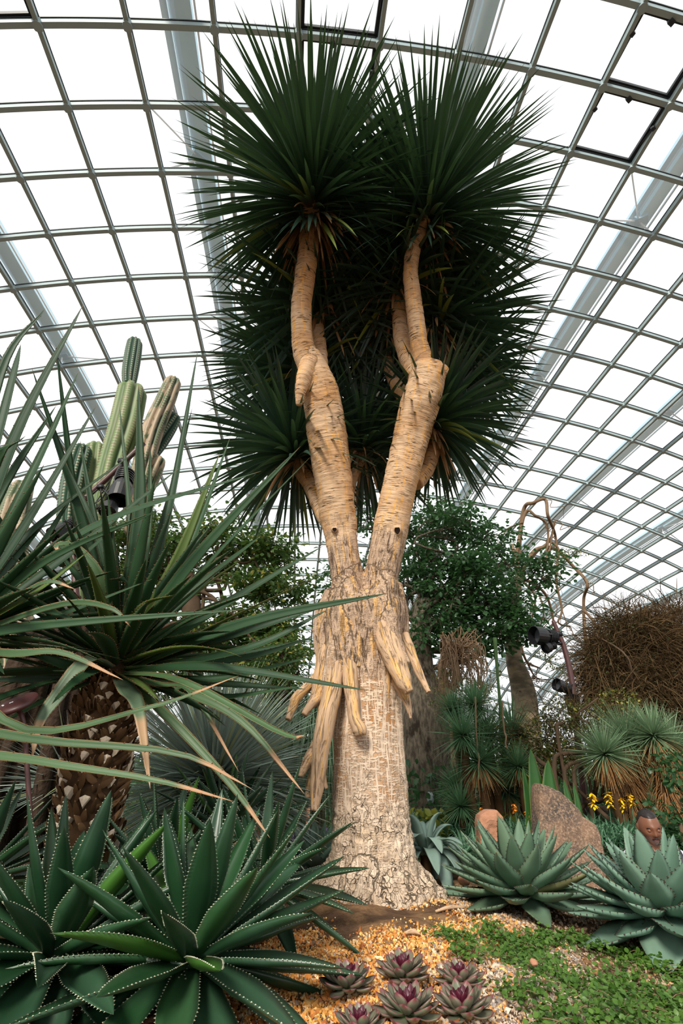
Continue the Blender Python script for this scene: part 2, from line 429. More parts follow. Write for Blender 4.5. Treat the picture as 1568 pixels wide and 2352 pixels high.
# steel arches outside the glass, with white struts down to the glazing nodes
ac = [-7.6, -4.0, -.45, 3.25, 6.8, 10.4, 14.0, 17.6]
nm = ['far left', 'left', 'centre left', 'centre', 'right of centre', 'right', 'lower right', 'far right']
seg = np.arange(J0, J1-4, .5)
for k, c0 in enumerate(ac):
    mb = MB(); i = seg*0+c0; C = node(i, seg); Nn = rnormal(i, seg); T = nrm(np.gradient(C, axis=0)); Sd = nrm(np.cross(T, Nn))
    Nn = Nn*np.sign(Nn[:, 2:3])
    for (x0, x1, z0, z1, mi) in ((-.05, .60, 1.0, 1.9, 0), (-.62, -.36, 1.0, 1.25, 1), (-.36, -.05, 1.35, 1.42, 2), (.72, .80, .95, 1.05, 2)):
        V = np.stack([C+Sd*x0+Nn*z0, C+Sd*x1+Nn*z0, C+Sd*x1+Nn*z1, C+Sd*x0+Nn*z1], 1)
        mb.add(V.reshape(-1, 3), [grid_faces(1, len(C), 4, True)], mi=mi)
    for j in range(J0+1, J1-5, 4):
        n = rnormal(c0, j); n = n*np.sign(n[2]); top = node(c0, j)+n*1.0
        for ii in (math.floor(c0), math.floor(c0)+1, math.floor(c0)+1):
            tube(mb, [top, node(ii, j+(0 if ii == math.floor(c0) else 0))], [.05, .05], 2, 6, mi=2)
        tube(mb, [top, node(math.floor(c0), j-1)], [.04, .04], 2, 6, mi=2)
        box(mb, top+n*.1, .5, .9, .5, basis(n), mi=1)
    tag(mb.build('trim_%d' % (k+4), [M_ARCH, M_ARCHD, M_WHITE], smooth=False), 'pale blue steel arch outside the glass, the %s one' % nm[k], 'steel arch', kind='structure')

# ================================================================== GROUND
def sst(a, b, x):
    t = np.clip((x-a)/(b-a), 0, 1); return t*t*(3-2*t)
pathp = np.array([[-6, 8.5], [-3.5, 7.2], [-1.2, 6.1], [.6, 5.6], [2.3, 4.6], [4., 4.1], [6.5, 3.6], [10, 3.3]])
def pathd(x, y):
    x = np.asarray(x, float); y = np.asarray(y, float); d = np.full(x.shape, 1e9)
    for a, b in zip(pathp[:-1], pathp[1:]):
        ab = b-a; t = np.clip(((x-a[0])*ab[0]+(y-a[1])*ab[1])/(ab@ab), 0, 1)
        d = np.minimum(d, np.hypot(x-a[0]-t*ab[0], y-a[1]-t*ab[1]))
    return d
def gz(x, y):
    x = np.asarray(x, float); y = np.asarray(y, float)
    z = .02*np.sin(x*3.1+1)*np.cos(y*2.3)+.012*np.sin(x*9+y*7)+.008*np.sin(x*17-y*13)
    z = z+.03*np.exp(-((x-.1)**2+(y-3.25)**2)/.55)-.12*sst(.2, 1.3, x)*sst(3.3, 1.6, y)*.6-.05*sst(-.3, -1.2, x)
    z = z*sst(20, 8, y)+.25*sst(8, 14, y)+.6*sst(16, 40, y)
    return z-1.32*sst(1.05, .45, pathd(x, y))
xs = np.concatenate([-np.geomspace(120, 3.2, 26), np.linspace(-3.1, 4.1, 180), np.geomspace(4.2, 140, 26)])
ys = np.concatenate([np.linspace(-30, .9, 12), np.linspace(1, 7.5, 165), np.geomspace(7.6, 120, 34)])
gx, gy = np.meshgrid(xs, ys)
G = np.stack([gx, gy, gz(gx, gy)], -1).reshape(-1, 3)
t = NT('bed_soil'); ps = t.pos(); n1 = t.noise(ps, 3.2, 5, .65); n2 = t.noise(ps, 60, 4, .7); n3 = t.noise(ps, 1.1, 2)
soil = t.mix(n2, (.030, .018, .011), (.17, .10, .06)); tan = t.mix(n2, (.12, .065, .03), (.42, .25, .13))
c = t.mix(t.ramp(n1, .42, .6), soil, tan); t.bump(n2, .012); M_SOIL = t.fin(c, .95, .1)
tag(mk('floor', G, [grid_faces(1, len(ys), len(xs))], [M_SOIL]), 'brown sandy soil of the planting beds', 'soil', kind='structure')

# loose gravel: tens of thousands of chips
def chips(n, fx, name, label, size, cols, seed, group=None):
    r = np.random.RandomState(seed); pts = fx(r, n); n = len(pts)
    z = gz(pts[:, 0], pts[:, 1])
    base = np.array([[1, 0, 0], [-1, 0, 0], [0, 1, 0], [0, -1, 0], [0, 0, 1], [0, 0, -1]], float)
    f8 = np.array([[0, 2, 4], [2, 1, 4], [1, 3, 4], [3, 0, 4], [2, 0, 5], [1, 2, 5], [3, 1, 5], [0, 3, 5]])
    s = size*(.55+r.gamma(2.2, .28, n))[:, None]*np.array([1, .8, .65])*(0.7+.6*r.rand(n, 3))
    V = base[None]*s[:, None]+r.randn(n, 6, 3)*s.mean(1)[:, None, None]*.18
    q = r.randn(n, 4); q /= np.linalg.norm(q, axis=1)[:, None]; w, x, y, zz = q.T
    Rm = np.stack([1-2*(y*y+zz*zz), 2*(x*y-w*zz), 2*(x*zz+w*y), 2*(x*y+w*zz), 1-2*(x*x+zz*zz), 2*(y*zz-w*x), 2*(x*zz-w*y), 2*(y*zz+w*x), 1-2*(x*x+y*y)], -1).reshape(n, 3, 3)
    V = np.einsum('nij,nkj->nki', Rm, V)+np.column_stack([pts, z+size*(.1+.9*r.rand(n))])[:, None]
    fc = (f8[None]+(np.arange(n)*6)[:, None, None]).reshape(-1, 3)
    C = cols(pts, r); A = np.repeat(np.column_stack([C, np.ones(n)]), 6, 0)
    o = mk(name, V.reshape(-1, 3), [fc], [M_CHIP], attr=A, smooth=False)
    return tag(o, label, 'gravel', kind='stuff')
t = NT('gravel_chips'); a = t.attr('leaf'); t.fin(a.outputs['Color'], .55, .4); M_CHIP = t.m
def bare(x, y):   # patches of bare soil in the gravel
    f = np.exp(-(((x-.12)/.30)**2+((y-2.72)/.20)**2))+.8*np.exp(-(((x-.34)/.34)**2+((y-2.92)/.13)**2))+.9*np.exp(-(((x+.30)/.28)**2+((y-3.0)/.22)**2))
    return f
def f_or(r, n):
    p = np.column_stack([r.uniform(-.42, .95, n), 1.5+1.75*r.rand(n)**1.25])
    k = (bare(p[:, 0], p[:, 1])+.22*np.sin(p[:, 0]*23+p[:, 1]*9)*np.sin(p[:, 1]*19) < .30+.5*(r.rand(n)**4))
    k &= ~((p[:, 1] > 2.85) & (r.rand(n) < sst(2.8, 3.2, p[:, 1])*.75))
    return p[k]
def c_or(p, r):
    pal = np.array([[.76, .36, .08], [.66, .24, .045], [.84, .50, .17], [.82, .62, .36], [.46, .15, .04], [.22, .14, .09], [.50, .40, .30]])
    pr = np.array([.26, .22, .2, .12, .10, .05, .05]); k = r.choice(7, len(p), p=pr)
    pal2 = np.array([[.50, .36, .24], [.40, .28, .20], [.62, .50, .38], [.60, .33, .15], [.20, .15, .12], [.30, .26, .24], [.66, .57, .46]])
    k2 = r.choice(7, len(p)); w = sst(.42, .75, p[:, 0]+.25*np.sin(p[:, 1]*4)+.12*r.randn(len(p)))[:, None] > r.rand(len(p), 1)
    return np.where(w, pal2[k2], pal[k])*(.7+.45*r.rand(len(p), 1))
chips(46000, f_or, 'orange_gravel', 'orange and cream quartz gravel spread in front of the big trunk', .0052, c_or, 3)
def f_pa(r, n):
    p = np.column_stack([r.uniform(.55, 3.1, n), 1.55+2.1*r.rand(n)**1.3]); k = pathd(p[:, 0], p[:, 1]) > .8
    return p[k & (np.sin(p[:, 0]*5+p[:, 1]*7)*.3+r.rand(n) > .1)]
def c_pa(p, r):
    pal2 = np.array([[.48, .34, .22], [.36, .24, .15], [.62, .50, .36], [.55, .30, .13], [.20, .13, .09], [.28, .23, .20], [.56, .40, .25]])
    return pal2[r.choice(7, len(p))]*(.6+.5*r.rand(len(p), 1))
chips(30000, f_pa, 'beige_gravel', 'beige and grey gravel under the creeping green ground cover', .006, c_pa, 5)

# ================================================================== DRAGON TREE
def Yt(py):
    return float(np.interp(py, [400, 480, 600, 700, 850, 1000, 1200, 1400, 2200], [2.02, 2.1, 2.25, 2.4, 2.65, 2.9, 3.15, 3.3, 3.3]))
def limb(pts, dY=0.0):
    """(px, py, width px[, extra Y]) -> points, radii"""
    Q, R = [], []
    for p in pts:
        q = P(p[0], p[1], Yt(p[1])+dY+(p[3] if len(p) > 3 else 0)); Q.append(q); R.append(m_of(p[2], q)/2)
    return np.array(Q), np.array(R)
t = NT('dragon_tree_bark'); bk = t.attr('bk').outputs['Vector']; ps = t.pos(); sx = t.new('ShaderNodeSeparateXYZ'); t.link(ps, sx.inputs[0]); Z = sx.outputs[2]
wob = t.noise(bk, 5, 3)
# ring cracks (upper limbs)
rg = t.noise(t.scale(bk, (14, 14, 130)), 1.0, 3, .55, .35)
crack = t.math('MULTIPLY', t.ramp(rg, .56, .68), t.ramp(t.noise(bk, 7, 3), .36, .60))
fine = t.noise(t.scale(bk, (6, 6, 190)), 1.0, 2)
gold = t.ramp(t.noise(t.scale(bk, (46, 46, 3.2)), 1.0, 3, .5, .9), .57, .64)
blotch = t.noise(bk, 3.4, 4, .6)
cu = t.mix(t.ramp(blotch, .38, .66), (.70, .49, .31), (.57, .32, .15))
cu = t.mix(t.math('MULTIPLY', t.ramp(fine, .45, .7), .45), cu, (.36, .20, .09))
cu = t.mix(t.math('MULTIPLY', gold, .85), cu, (.80, .42, .11))
cu = t.mix(crack, cu, (.10, .055, .03))
# pale lattice (lower trunk)
lv = t.ramp(t.noise(t.scale(bk, (70, 70, 6)), 1.0, 3, .55, .6), .46, .56)
lh = t.ramp(t.noise(t.scale(bk, (24, 24, 120)), 1.0, 2, .5, .3), .47, .57)
lat = t.math('MAXIMUM', lv, lh)
brn = t.ramp(t.noise(bk, 3.2, 3), .42, .62)
cl = t.mix(brn, (.58, .39, .25), (.46, .22, .085))
cl = t.mix(t.math('MULTIPLY', lat, .9), cl, (.72, .57, .43))
cl = t.mix(t.ramp(t.noise(t.scale(bk, (50, 50, 9)), 1.0, 4, .6, 1.2), .66, .74), cl, (.10, .06, .035))
# flaky base and collar
nv = t.new('ShaderNodeVectorMath', operation='ADD'); ds = t.new('ShaderNodeTexNoise'); ds.inputs['Scale'].default_value = 12; t.link(bk, ds.inputs['Vector'])
dsc = t.scale(ds.outputs['Color'], (.14, .14, .14)); t.link(t.scale(bk, (1, 1, .5)), nv.inputs[0]); t.link(dsc, nv.inputs[1])
vo = t.voronoi(nv.outputs[0], 27, 'DISTANCE_TO_EDGE'); ed = t.math('MULTIPLY', t.ramp(vo.outputs['Distance'], .05, .0), t.ramp(t.noise(bk, 12, 3), .42, .55))
vc = t.voronoi(nv.outputs[0], 27)
sc = t.new('ShaderNodeSeparateColor'); t.link(vc.outputs['Color'], sc.inputs[0])
cf = t.mix(sc.outputs[0], (.56, .42, .29), (.70, .55, .41)); cf = t.mix(t.math('MULTIPLY', ed, .75), cf, (.09, .055, .035))
furr = t.ramp(t.noise(t.scale(bk, (26, 26, 5)), 1.0, 5, .65, 1.5), .52, .66)
cc = t.mix(furr, (.50, .35, .24), (.13, .08, .05)); cc = t.mix(t.math('MULTIPLY', t.ramp(t.noise(t.scale(bk, (30, 30, 2.2)), 1.0, 3, .5, 1.0), .575, .64), .85), cc, (.76, .43, .15))
wz = t.math('ADD', Z, t.math('MULTIPLY', t.math('SUBTRACT', wob, .5), .9))
up = t.ramp(wz, 2.05, 2.35)
col_ = t.math('MULTIPLY', t.ramp(wz, 1.10, 1.35), t.math('SUBTRACT', 1.0, up))
low = t.ramp(wz, .62, .36)
c = t.mix(up, cl, cu); c = t.mix(col_, c, cc); c = t.mix(low, c, cf)
h = t.math('SUBTRACT', t.math('MULTIPLY', fine, .35), t.math('MULTIPLY', crack, 1.0))
h = t.math('MULTIPLY', h, up)
h2 = t.math('MULTIPLY', t.math('SUBTRACT', t.math('MULTIPLY', lat, .6), 0.2), t.math('SUBTRACT', 1.0, up))
h3 = t.math('MULTIPLY', t.math('SUBTRACT', t.math('MULTIPLY', sc.outputs[0], .8), t.math('MULTIPLY', ed, 1.2)), low)
h4 = t.math('MULTIPLY', t.math('MULTIPLY', furr, -1.2), col_)
t.bump(t.math('ADD', t.math('ADD', h, h2), t.math('ADD', t.math('MULTIPLY', h3, 2.0), h4)), .010)
M_DT = t.fin(c, .8, .2)
t = NT('aerial_root_bark'); bk = t.attr('bk').outputs['Vector']
f1 = t.ramp(t.noise(t.scale(bk, (34, 34, 4)), 1.0, 5, .65, 1.2), .50, .68)
g1 = t.ramp(t.noise(t.scale(bk, (32, 32, 2.0)), 1.0, 3, .5, .8), .55, .63)
c = t.mix(t.noise(bk, 5, 3), (.62, .42, .26), (.46, .31, .20)); c = t.mix(t.math('MULTIPLY', f1, .75), c, (.16, .10, .06)); c = t.mix(t.math('MULTIPLY', g1, .9), c, (.76, .44, .17))
t.bump(t.math('MULTIPLY', f1, -1.0), .008); M_ROOT = t.fin(c, .8, .2)
M_CUT = plain('fresh_cut_wood', (.80, .48, .20), .7, .2, var=.3, sc=40)
M_HOLE = plain('dark_knot_hole', (.02, .012, .008), .9, .1)

tree = empty('dragon_tree', P(860, 2090, 3.3), 'huge dragon tree with pale forked trunk and many dark green leaf crowns', 'tree')
mb = MB(); paths = []
def add_limb(pts, dY=0, rough=.05, seg=22, n=None):
    Q, R = limb(pts, dY)
    n = n or max(8, int(np.linalg.norm(np.diff(Q, axis=0), axis=1).sum()/.035))
    C, r = tube(mb, Q, R, n, seg, rough=rough)
    T, X, Y = frames(C); s = np.concatenate([[0], np.cumsum(np.linalg.norm(np.diff(C, axis=0), axis=1))])
    paths.append((C, r, s+len(paths)*3.0, X, Y)); return C, r
add_limb([(872, 2150, 300), (868, 2090, 268), (862, 2040, 226), (858, 1990, 202), (853, 1900, 183), (848, 1800, 171), (845, 1700, 160), (843, 1600, 156), (838, 1500, 162), (834, 1430, 184), (832, 1385, 176), (830, 1360, 120)], rough=.07, seg=32)
for a in ([(850, 1900, 100), (905, 1995, 105), (965, 2050, 90), (1010, 2090, 80)], [(860, 1920, 90, -.05), (800, 2030, 90, -.1), (752, 2085, 80, -.1)],
          [(830, 1930, 90), (780, 2010, 80), (728, 2060, 70)], [(850, 1930, 80, -.1), (840, 2030, 100, -.18), (815, 2110, 90, -.2)], [(880, 1960, 80, -.1), (920, 2050, 90, -.15), (940, 2120, 80, -.18)]):
    add_limb(a, rough=.14)
# left fork and its branches
add_limb([(838, 1470, 110), (812, 1400, 104), (797, 1330, 76), (785, 1250, 74), (778, 1200, 80), (766, 1100, 86), (752, 1000, 91), (736, 900, 84), (722, 850, 66), (708, 815, 52)])
add_limb([(728, 880, 40), (706, 830, 56), (694, 775, 49), (692, 700, 47), (700, 640, 47), (705, 600, 46), (710, 540, 44), (713, 475, 40)])
add_limb([(712, 835, 46, -.04), (694, 880, 34, -.1), (686, 932, 15, -.12)], rough=.1)
add_limb([(735, 880, 40), (736, 830, 34, .1), (733, 785, 30, .25), (727, 728, 26, .48)])
add_limb([(772, 1220, 50), (738, 1175, 36, .1), (716, 1120, 36, .22), (690, 1080, 33, .32), (672, 1040, 28, .42)])
add_limb([(790, 1180, 40, .1), (806, 1110, 24, .3), (822, 1070, 24, .42), (832, 1030, 22, .5)])
# right fork and its branches
add_limb([(838, 1460, 110), (860, 1395, 100), (874, 1330, 82), (892, 1240, 80), (902, 1190, 80), (921, 1100, 79), (945, 1000, 84), (966, 920, 90), (982, 865, 82), (980, 838, 66)])
add_limb([(985, 870, 62), (968, 820, 46), (958, 760, 40), (949, 690, 38), (943, 620, 34), (952, 560, 32), (975, 505, 30)])
add_limb([(970, 880, 52), (944, 840, 42, .06), (925, 790, 38, .14), (917, 735, 34, .22), (914, 670, 30, .35)])
add_limb([(950, 960, 40, .1), (928, 915, 34, .3), (908, 880, 32, .4), (890, 835, 28, .55), (878, 780, 26, .7)])
add_limb([(950, 1110, 44, .1), (980, 1075, 36, .2), (993, 1030, 36, .28), (1000, 975, 32, .4)])
add_limb([(1000, 860, 40, .1), (1024, 848, 24, .02)], rough=.15)
add_limb([(990, 890, 40, .2), (1010, 830, 30, .4), (1020, 770, 28, .5)])
# collar lumps where the roots leave the trunk
for a in ([(800, 1330, 50, -.10), (796, 1400, 80, -.14), (800, 1500, 70, -.16), (806, 1570, 44, -.2)], [(770, 1360, 50, -.02), (752, 1420, 60, -.04), (748, 1500, 48, -.06), (744, 1570, 40, -.08)],
          [(884, 1330, 50, -.08), (876, 1400, 70, -.16), (895, 1460, 56, -.2), (920, 1530, 46, -.24)], [(905, 1340, 40, 0), (918, 1420, 40, 0), (925, 1490, 30, .02)],
          [(780, 1410, 50, -.12), (768, 1500, 44, -.16), (758, 1600, 44, -.18)], [(840, 1400, 40, -.16), (830, 1470, 26, -.2)]):
    add_limb(a, rough=.16)
V, Nn, fc = remesh('trunk', mb, .0105, [M_DT], smooth_it=3)
K = nearest_bark(V, paths)
dsp = np.empty(len(V))
for i, (v, k) in enumerate(zip(V, K)):
    z = v[2]; a = .004*mnoise.noise(Vector((k[0]*9, k[1]*9, k[2]*70)))+.006*mnoise.noise(Vector(v*11))
    if z < .45: a += .020*mnoise.noise(Vector((v[0]*13, v[1]*13, v[2]*9)))*(1-z/.5)+.012*mnoise.noise(Vector(v*31))
    if 1.05 < z < 1.9: a += .016*mnoise.noise(Vector((k[0]*24, k[1]*24, k[2]*3)))
    elif z <= 1.05: a += .004*mnoise.noise(Vector((k[0]*50, k[1]*50, k[2]*5)))
    dsp[i] = a
V = V+Nn*dsp[:, None]
mk('trunk', V, fc, [M_DT], tree, vec=K)
def knot(px, py, w, h):
    q = P(px, py, Yt(py)); r = m_of(80, q)/2
    mbk = MB(); d = nrm(q-V3(0, 0, CZ)); c = q-d*(r*1.04); b = basis(-d)
    ring = [(w*.3, .004), (w*.5, .010), (w*.78, .002), (w*.9, -.02)]
    th = np.arange(14)/14*2*PI; L = []
    for rr, z in [(w*.01, .007), (w*.52, .0105)]+ring: L.append(np.stack([rr*np.cos(th), rr*h/w*np.sin(th)*(1+.2*np.sin(3*th)), np.full(14, z)], -1))
    Vk = np.array(L).reshape(-1, 3)@b.T+c
    mbk.add(Vk[:14*2], [grid_faces(1, 2, 14, True)], mi=1); mbk.add(Vk[14:], [grid_faces(1, 5, 14, True)], vec=np.zeros((70, 3)), mi=0)
    mbk.build('knot_hole', [M_ROOT, M_HOLE], tree)
knot(768, 1216, .032, .028); knot(912, 1218, .042, .050); knot(988, 900, .032, .034); knot(790, 1357, .055, .030); knot(872, 1385, .055, .028)
# hanging aerial roots, sawn or rotted off at different lengths
roots = [
 ([(776, 1460, 50, -.10), (768, 1560, 46, -.20), (752, 1640, 44, -.25), (738, 1720, 40, -.28), (728, 1800, 33, -.28), (722, 1862, 17, -.28)], 'long pale hanging root reaching lowest on the left'),
 ([(752, 1460, 44, -.05), (742, 1540, 40, -.12), (728, 1600, 34, -.18), (714, 1618, 20, -.22), (698, 1642, 15, -.24)], 'short broken grey hanging root'),
 ([(742, 1540, 24, -.04), (712, 1572, 22, -.10), (682, 1602, 24, -.16), (670, 1630, 19, -.18), (661, 1653, 14, -.2)], 'outermost left hanging root with swollen bend'),
 ([(752, 1580, 40, .02), (744, 1660, 34, 0), (728, 1712, 30, -.02), (706, 1748, 24, -.04), (690, 1785, 12, -.06)], 'hanging root curving left behind the longest one'),
 ([(745, 1680, 26, .05), (728, 1740, 24, .03), (712, 1800, 20, .02), (706, 1832, 12, .02)], 'dark brown hanging root behind the longest one'),
 ([(800, 1450, 46, -.14), (802, 1530, 38, -.22), (808, 1600, 33, -.26), (814, 1650, 28, -.28), (826, 1676, 33, -.30), (829, 1690, 24, -.30)], 'central hanging root ending in an orange knob'),
 ([(830, 1450, 26, -.16), (822, 1500, 24, -.2), (821, 1534, 20, -.22)], 'short snapped root at the middle of the collar'),
 ([(832, 1530, 16, -.16), (834, 1600, 14, -.17), (836, 1650, 9, -.18)], 'thin root lying flat against the trunk'),
 ([(868, 1410, 52, -.16), (888, 1470, 54, -.22), (908, 1520, 48, -.27), (926, 1565, 38, -.30), (940, 1590, 20, -.31)], 'thick bright orange hanging root on the right'),
 ([(928, 1460, 26, -.02), (944, 1500, 22, -.08), (962, 1545, 18, -.14), (976, 1575, 14, -.17), (984, 1590, 12, -.18)], 'thin outermost root on the right'),
 ([(898, 1500, 34, -.12), (912, 1560, 30, -.15), (930, 1600, 22, -.18), (940, 1632, 12, -.2), (943, 1650, 5, -.2)], 'splintered root under the bright orange one'),
 ([(878, 1480, 22, -.17), (886, 1550, 20, -.17), (890, 1622, 17, -.16)], 'thin root with a sawn white end'),
 ([(745, 1740, 14, .08), (744, 1780, 11, .06), (750, 1812, 8, .05)], 'small twig-like root beside the trunk'),
]
for pts, lab in roots:
    Q, R = limb(pts); m = MB(); n = int(len(pts)*9)
    C, r = tube(m, Q, R, n, 16, rough=.16)
    if 'sawn white' in lab: tube(m, [C[-1]-V3(0, 0, .004), C[-1]+V3(0, -.004, -.008)], [r[-1]*.9, r[-1]*.85], 2, 12, mi=1)
    o = m.build('aerial_root', [M_ROOT, M_CUT], tree); o['label'] = lab

# leaf crowns
M_DLEAF = leafmat('dragon_tree_leaf', (.018, .050, .036), (.044, .096, .068), base=(.09, .15, .055), basew=.10, tip=(.05, .03, .015), tip0=.985, edge=(.05, .09, .045), yellow=(.20, .26, .05), yfrac=.05, rough=.34, spec=.5, trans=.07, tcol=(.09, .19, .05))
M_DEAD = leafmat('dry_leaf', (.34, .19, .09), (.50, .31, .16), tip=(.3, .15, .06), rough=.8, spec=.1, trans=.15)
def crown(c, axis, n, L, seed, lab, sub=None, a1=132, dead=14, w=.0200, stem=.34):
    axis = nrm(np.asarray(axis, float)); D, k = sphere_dirs(n, axis, 6, a1, .05, seed); r = np.random.RandomState(seed)
    B = np.asarray(c)+axis*(.5-k)[:, None]*stem+D*.030
    Ls = L*(.72+.28*np.sin(k*PI)**.5)*(.88+.2*r.rand(n)); Ws = w*(.85+.3*r.rand(n))
    m = MB(); blades(m, B, D, Ls, Ws, ref=np.broadcast_to(axis, (n, 3))+r.randn(n, 3)*.1, R=8, droop=.16+.75*k**1.2*(0.5+.9*r.rand(n)), prof='sword', fold=.28, rnd=r.rand(n)*.94+.06*(k > .7), curl=r.randn(n)*.35)
    o = m.build('leaf_crown', [M_DLEAF], tree); o['label'] = lab
    if dead:
        m = MB(); D2, k2 = sphere_dirs(dead, axis, 95, 150, .2, seed+5); B2 = np.asarray(c)-axis*stem*.55+D2*.035
        blades(m, B2, D2, L*(.25+.38*r.rand(dead)), .013, ref=-D2+axis, R=9, droop=3.0, dpow=.8, prof='strap', fold=.5, curl=r.randn(dead)*2.5)
        d = m.build('dead_leaves', [M_DEAD]); d.parent = o
        for v in d.data.vertices: v.co -= tree.location
    return o
crown(P(716, 452, 2.08), (-.05, -.34, 1), 560, 1.20, 1, 'highest crown, front left', dead=70, a1=142, stem=.40)
crown(P(982, 492, 2.22), (.05, -.30, 1), 520, 1.20, 2, 'high front right crown', dead=44, a1=140, stem=.36)
crown(P(728, 715, 2.95), (-.40, .65, 1), 300, 1.15, 3, 'crown behind the upper left limb')
crown(P(912, 655, 2.72), (.1, .3, 1), 280, 1.02, 4, 'crown behind between the two highest', dead=20)
crown(P(1018, 740, 2.95), (.5, .2, 1), 320, 1.05, 5, 'crown at the far right of the tree', dead=22)
crown(P(876, 765, 3.2), (0, .5, 1), 260, 1.0, 6, 'shaded crown in the middle of the tree', dead=20)
crown(P(668, 1030, 3.30), (-.4, .2, 1), 280, .92, 7, 'lowest left crown on its own side branch', dead=14)
crown(P(1003, 965, 3.2), (.5, .2, 1), 260, .88, 8, 'lowest right crown with a skirt of dry leaves', dead=60)
crown(P(832, 1020, 3.45), (0, .4, 1), 240, .9, 9, 'low crown seen between the two limbs')
crown(P(690, 850, 3.35), (-.5, .5, 1), 290, 1.05, 10, 'left side crown at mid height')
crown(P(1050, 850, 3.4), (.6, .3, 1), 230, .9, 11, 'right side crown at mid height')
crown(P(800, 560, 2.9), (-.1, .5, 1), 220, 1.0, 12, 'crown hidden behind the two highest')

# ================================================================== ROSETTE PLANTS
def rosette(mb, c, n, L, wd, e_in, e_out, seed, prof='agave', thick=.012, fold=.35, teeth=None, droop=.15, R=10, axis=(0, 0, 1), core=.05, curl=.2, lin=.55, outl=1.0, height=.0, lift=0.0, tmi=1, wj=.15):
    r = np.random.RandomState(seed); axis = nrm(np.asarray(axis, float)); D, k = sphere_dirs(n, axis, e_in, e_out, .03, seed)
    h = nrm(D-axis*(D@axis)[:, None])
    B = np.asarray(c)+h*core*(.25+.75*k)[:, None]+axis*((1-k)*height)[:, None]
    Ls = L*(lin+(outl-lin)*np.sin(np.clip(k*1.15, 0, 1)*PI/2))*(1-.08+.16*r.rand(n)); Ws = wd*(.72+.28*k)*(1-wj+2*wj*r.rand(n))
    return blades(mb, B, D, Ls, Ws, ref=np.broadcast_to(axis, (n, 3))+D*-.0, R=R, droop=droop*(.3+k)*(.5+r.rand(n)), prof=prof, fold=fold, thick=thick, teeth=teeth, rnd=r.rand(n), curl=r.randn(n)*curl, tmi=tmi, axis=axis, lift=lift)
M_FIB = leafmat('brown_leaf_base', (.065, .035, .016), (.19, .105, .048), tip=(.30, .19, .10), tip0=.9, rough=.8, spec=.1, trans=.0)
M_TEETH = plain('pale_marginal_teeth', (.50, .50, .36), .6)
M_SPINE = plain('dark_marginal_spine', (.05, .03, .025), .5)
M_AG1 = leafmat('dark_green_agave_leaf', (.013, .052, .020), (.028, .095, .032), base=(.05, .11, .05), basew=.18, tip=(.10, .05, .03), tip0=.985, edge=(.10, .17, .09), edge0=.93, yellow=(.05, .15, .02), yfrac=.04, rough=.36, spec=.5, trans=.10, bloom=(.045, .10, .060), tcol=(.08, .30, .02))
M_AG2 = leafmat('blue_green_agave_leaf', (.13, .24, .17), (.21, .33, .24), tip=(.10, .05, .03), tip0=.97, edge=(.22, .28, .16), edge0=.95, rough=.55, spec=.3, trans=.05, bloom=(.23, .36, .29))
M_AG3 = leafmat('olive_blue_agave_leaf', (.10, .18, .11), (.17, .26, .16), base=(.14, .20, .11), basew=.2, tip=(.28, .14, .06), tip0=.95, edge=(.20, .20, .10), edge0=.95, yellow=(.22, .18, .06), yfrac=.05, rough=.5, spec=.3, trans=.05, bloom=(.18, .30, .22))
M_AG4 = leafmat('grey_agave_leaf', (.17, .26, .22), (.25, .35, .29), rough=.6, spec=.25, trans=.05)
def ground_at(px, py, z=0.0, it=12):
    Y = 3.0
    for _ in range(it):
        p = P(px, py, 1.0); k = (p[2]-CZ)/1.0
        if k >= -.01: return P(px, py, 20)
        q = P(px, py, Y); Y = (float(gz(q[0], q[1]))+z-CZ)/k
    return P(px, py, Y)
def agave(px, py, Y, r_px, n, label, mat, seed, name='agave', zc=None, **kw):
    c = P(px, py, Y); g = float(gz(c[0], c[1])); base = V3(c[0], c[1], min(c[2]-.03, g)); L = m_of(r_px, c)
    o = empty(name, base, label, 'agave', kw.pop('group', None)); m = MB()
    sp = kw.pop('spine', M_TEETH); rosette(m, c, n, L, seed=seed, **kw)
    m.build('leaves', [mat, sp], o)
    m = MB(); tube(m, [base-V3(0, 0, .08), c+V3(0, 0, .02)], [L*.11, L*.08], 6, 12, rough=.15); m.build('stem', [M_FIB], o)
    return o
ag = dict(wd=.060, e_in=7, e_out=112, teeth=(34, .0042), thick=.010, fold=.42, core=.03, droop=.28, lin=.92, R=13, curl=.3)
agave(440, 2195, 1.88, 375, 52, 'big dark green agave in the foreground, right of the two largest', M_AG1, 21, **ag)
agave(128, 2185, 1.92, 360, 50, 'big dark green agave in the bottom left corner', M_AG1, 22, **ag)
agave(600, 2030, 2.45, 265, 32, 'dark green agave behind the foreground pair, nearest the big trunk', M_AG1, 23, **{**ag, 'wd': .042})
agave(375, 2020, 2.50, 230, 26, 'dark green agave behind the foreground pair, below the scarred trunk', M_AG1, 24, **{**ag, 'wd': .036, 'e_out': 90})
agave(-60, 2020, 2.35, 230, 24, 'dark green agave cut by the left edge', M_AG1, 25, **{**ag, 'wd': .040, 'e_out': 90})
agave(520, 1900, 3.05, 180, 22, 'small upright dark green agave under the silvery grass plant', M_AG1, 26, **{**ag, 'wd': .034, 'e_out': 75})
b2 = dict(thick=.016, fold=.30, core=.05, droop=-.12, lin=.75, R=11, curl=.12, spine=M_SPINE)
agave(1520, 2085, 2.62, 200, 60, 'pale blue agave with broad spiny leaves at the right edge', M_AG2, 31, wd=.078, e_in=6, e_out=114, teeth=(13, .0075), prof='agave', **b2)
agave(1195, 2040, 3.15, 185, 56, 'blue green agave left of the tall rock, old leaves browned at the base', M_AG3, 32, wd=.078, e_in=5, e_out=106, teeth=(13, .006), prof='agave', **b2)
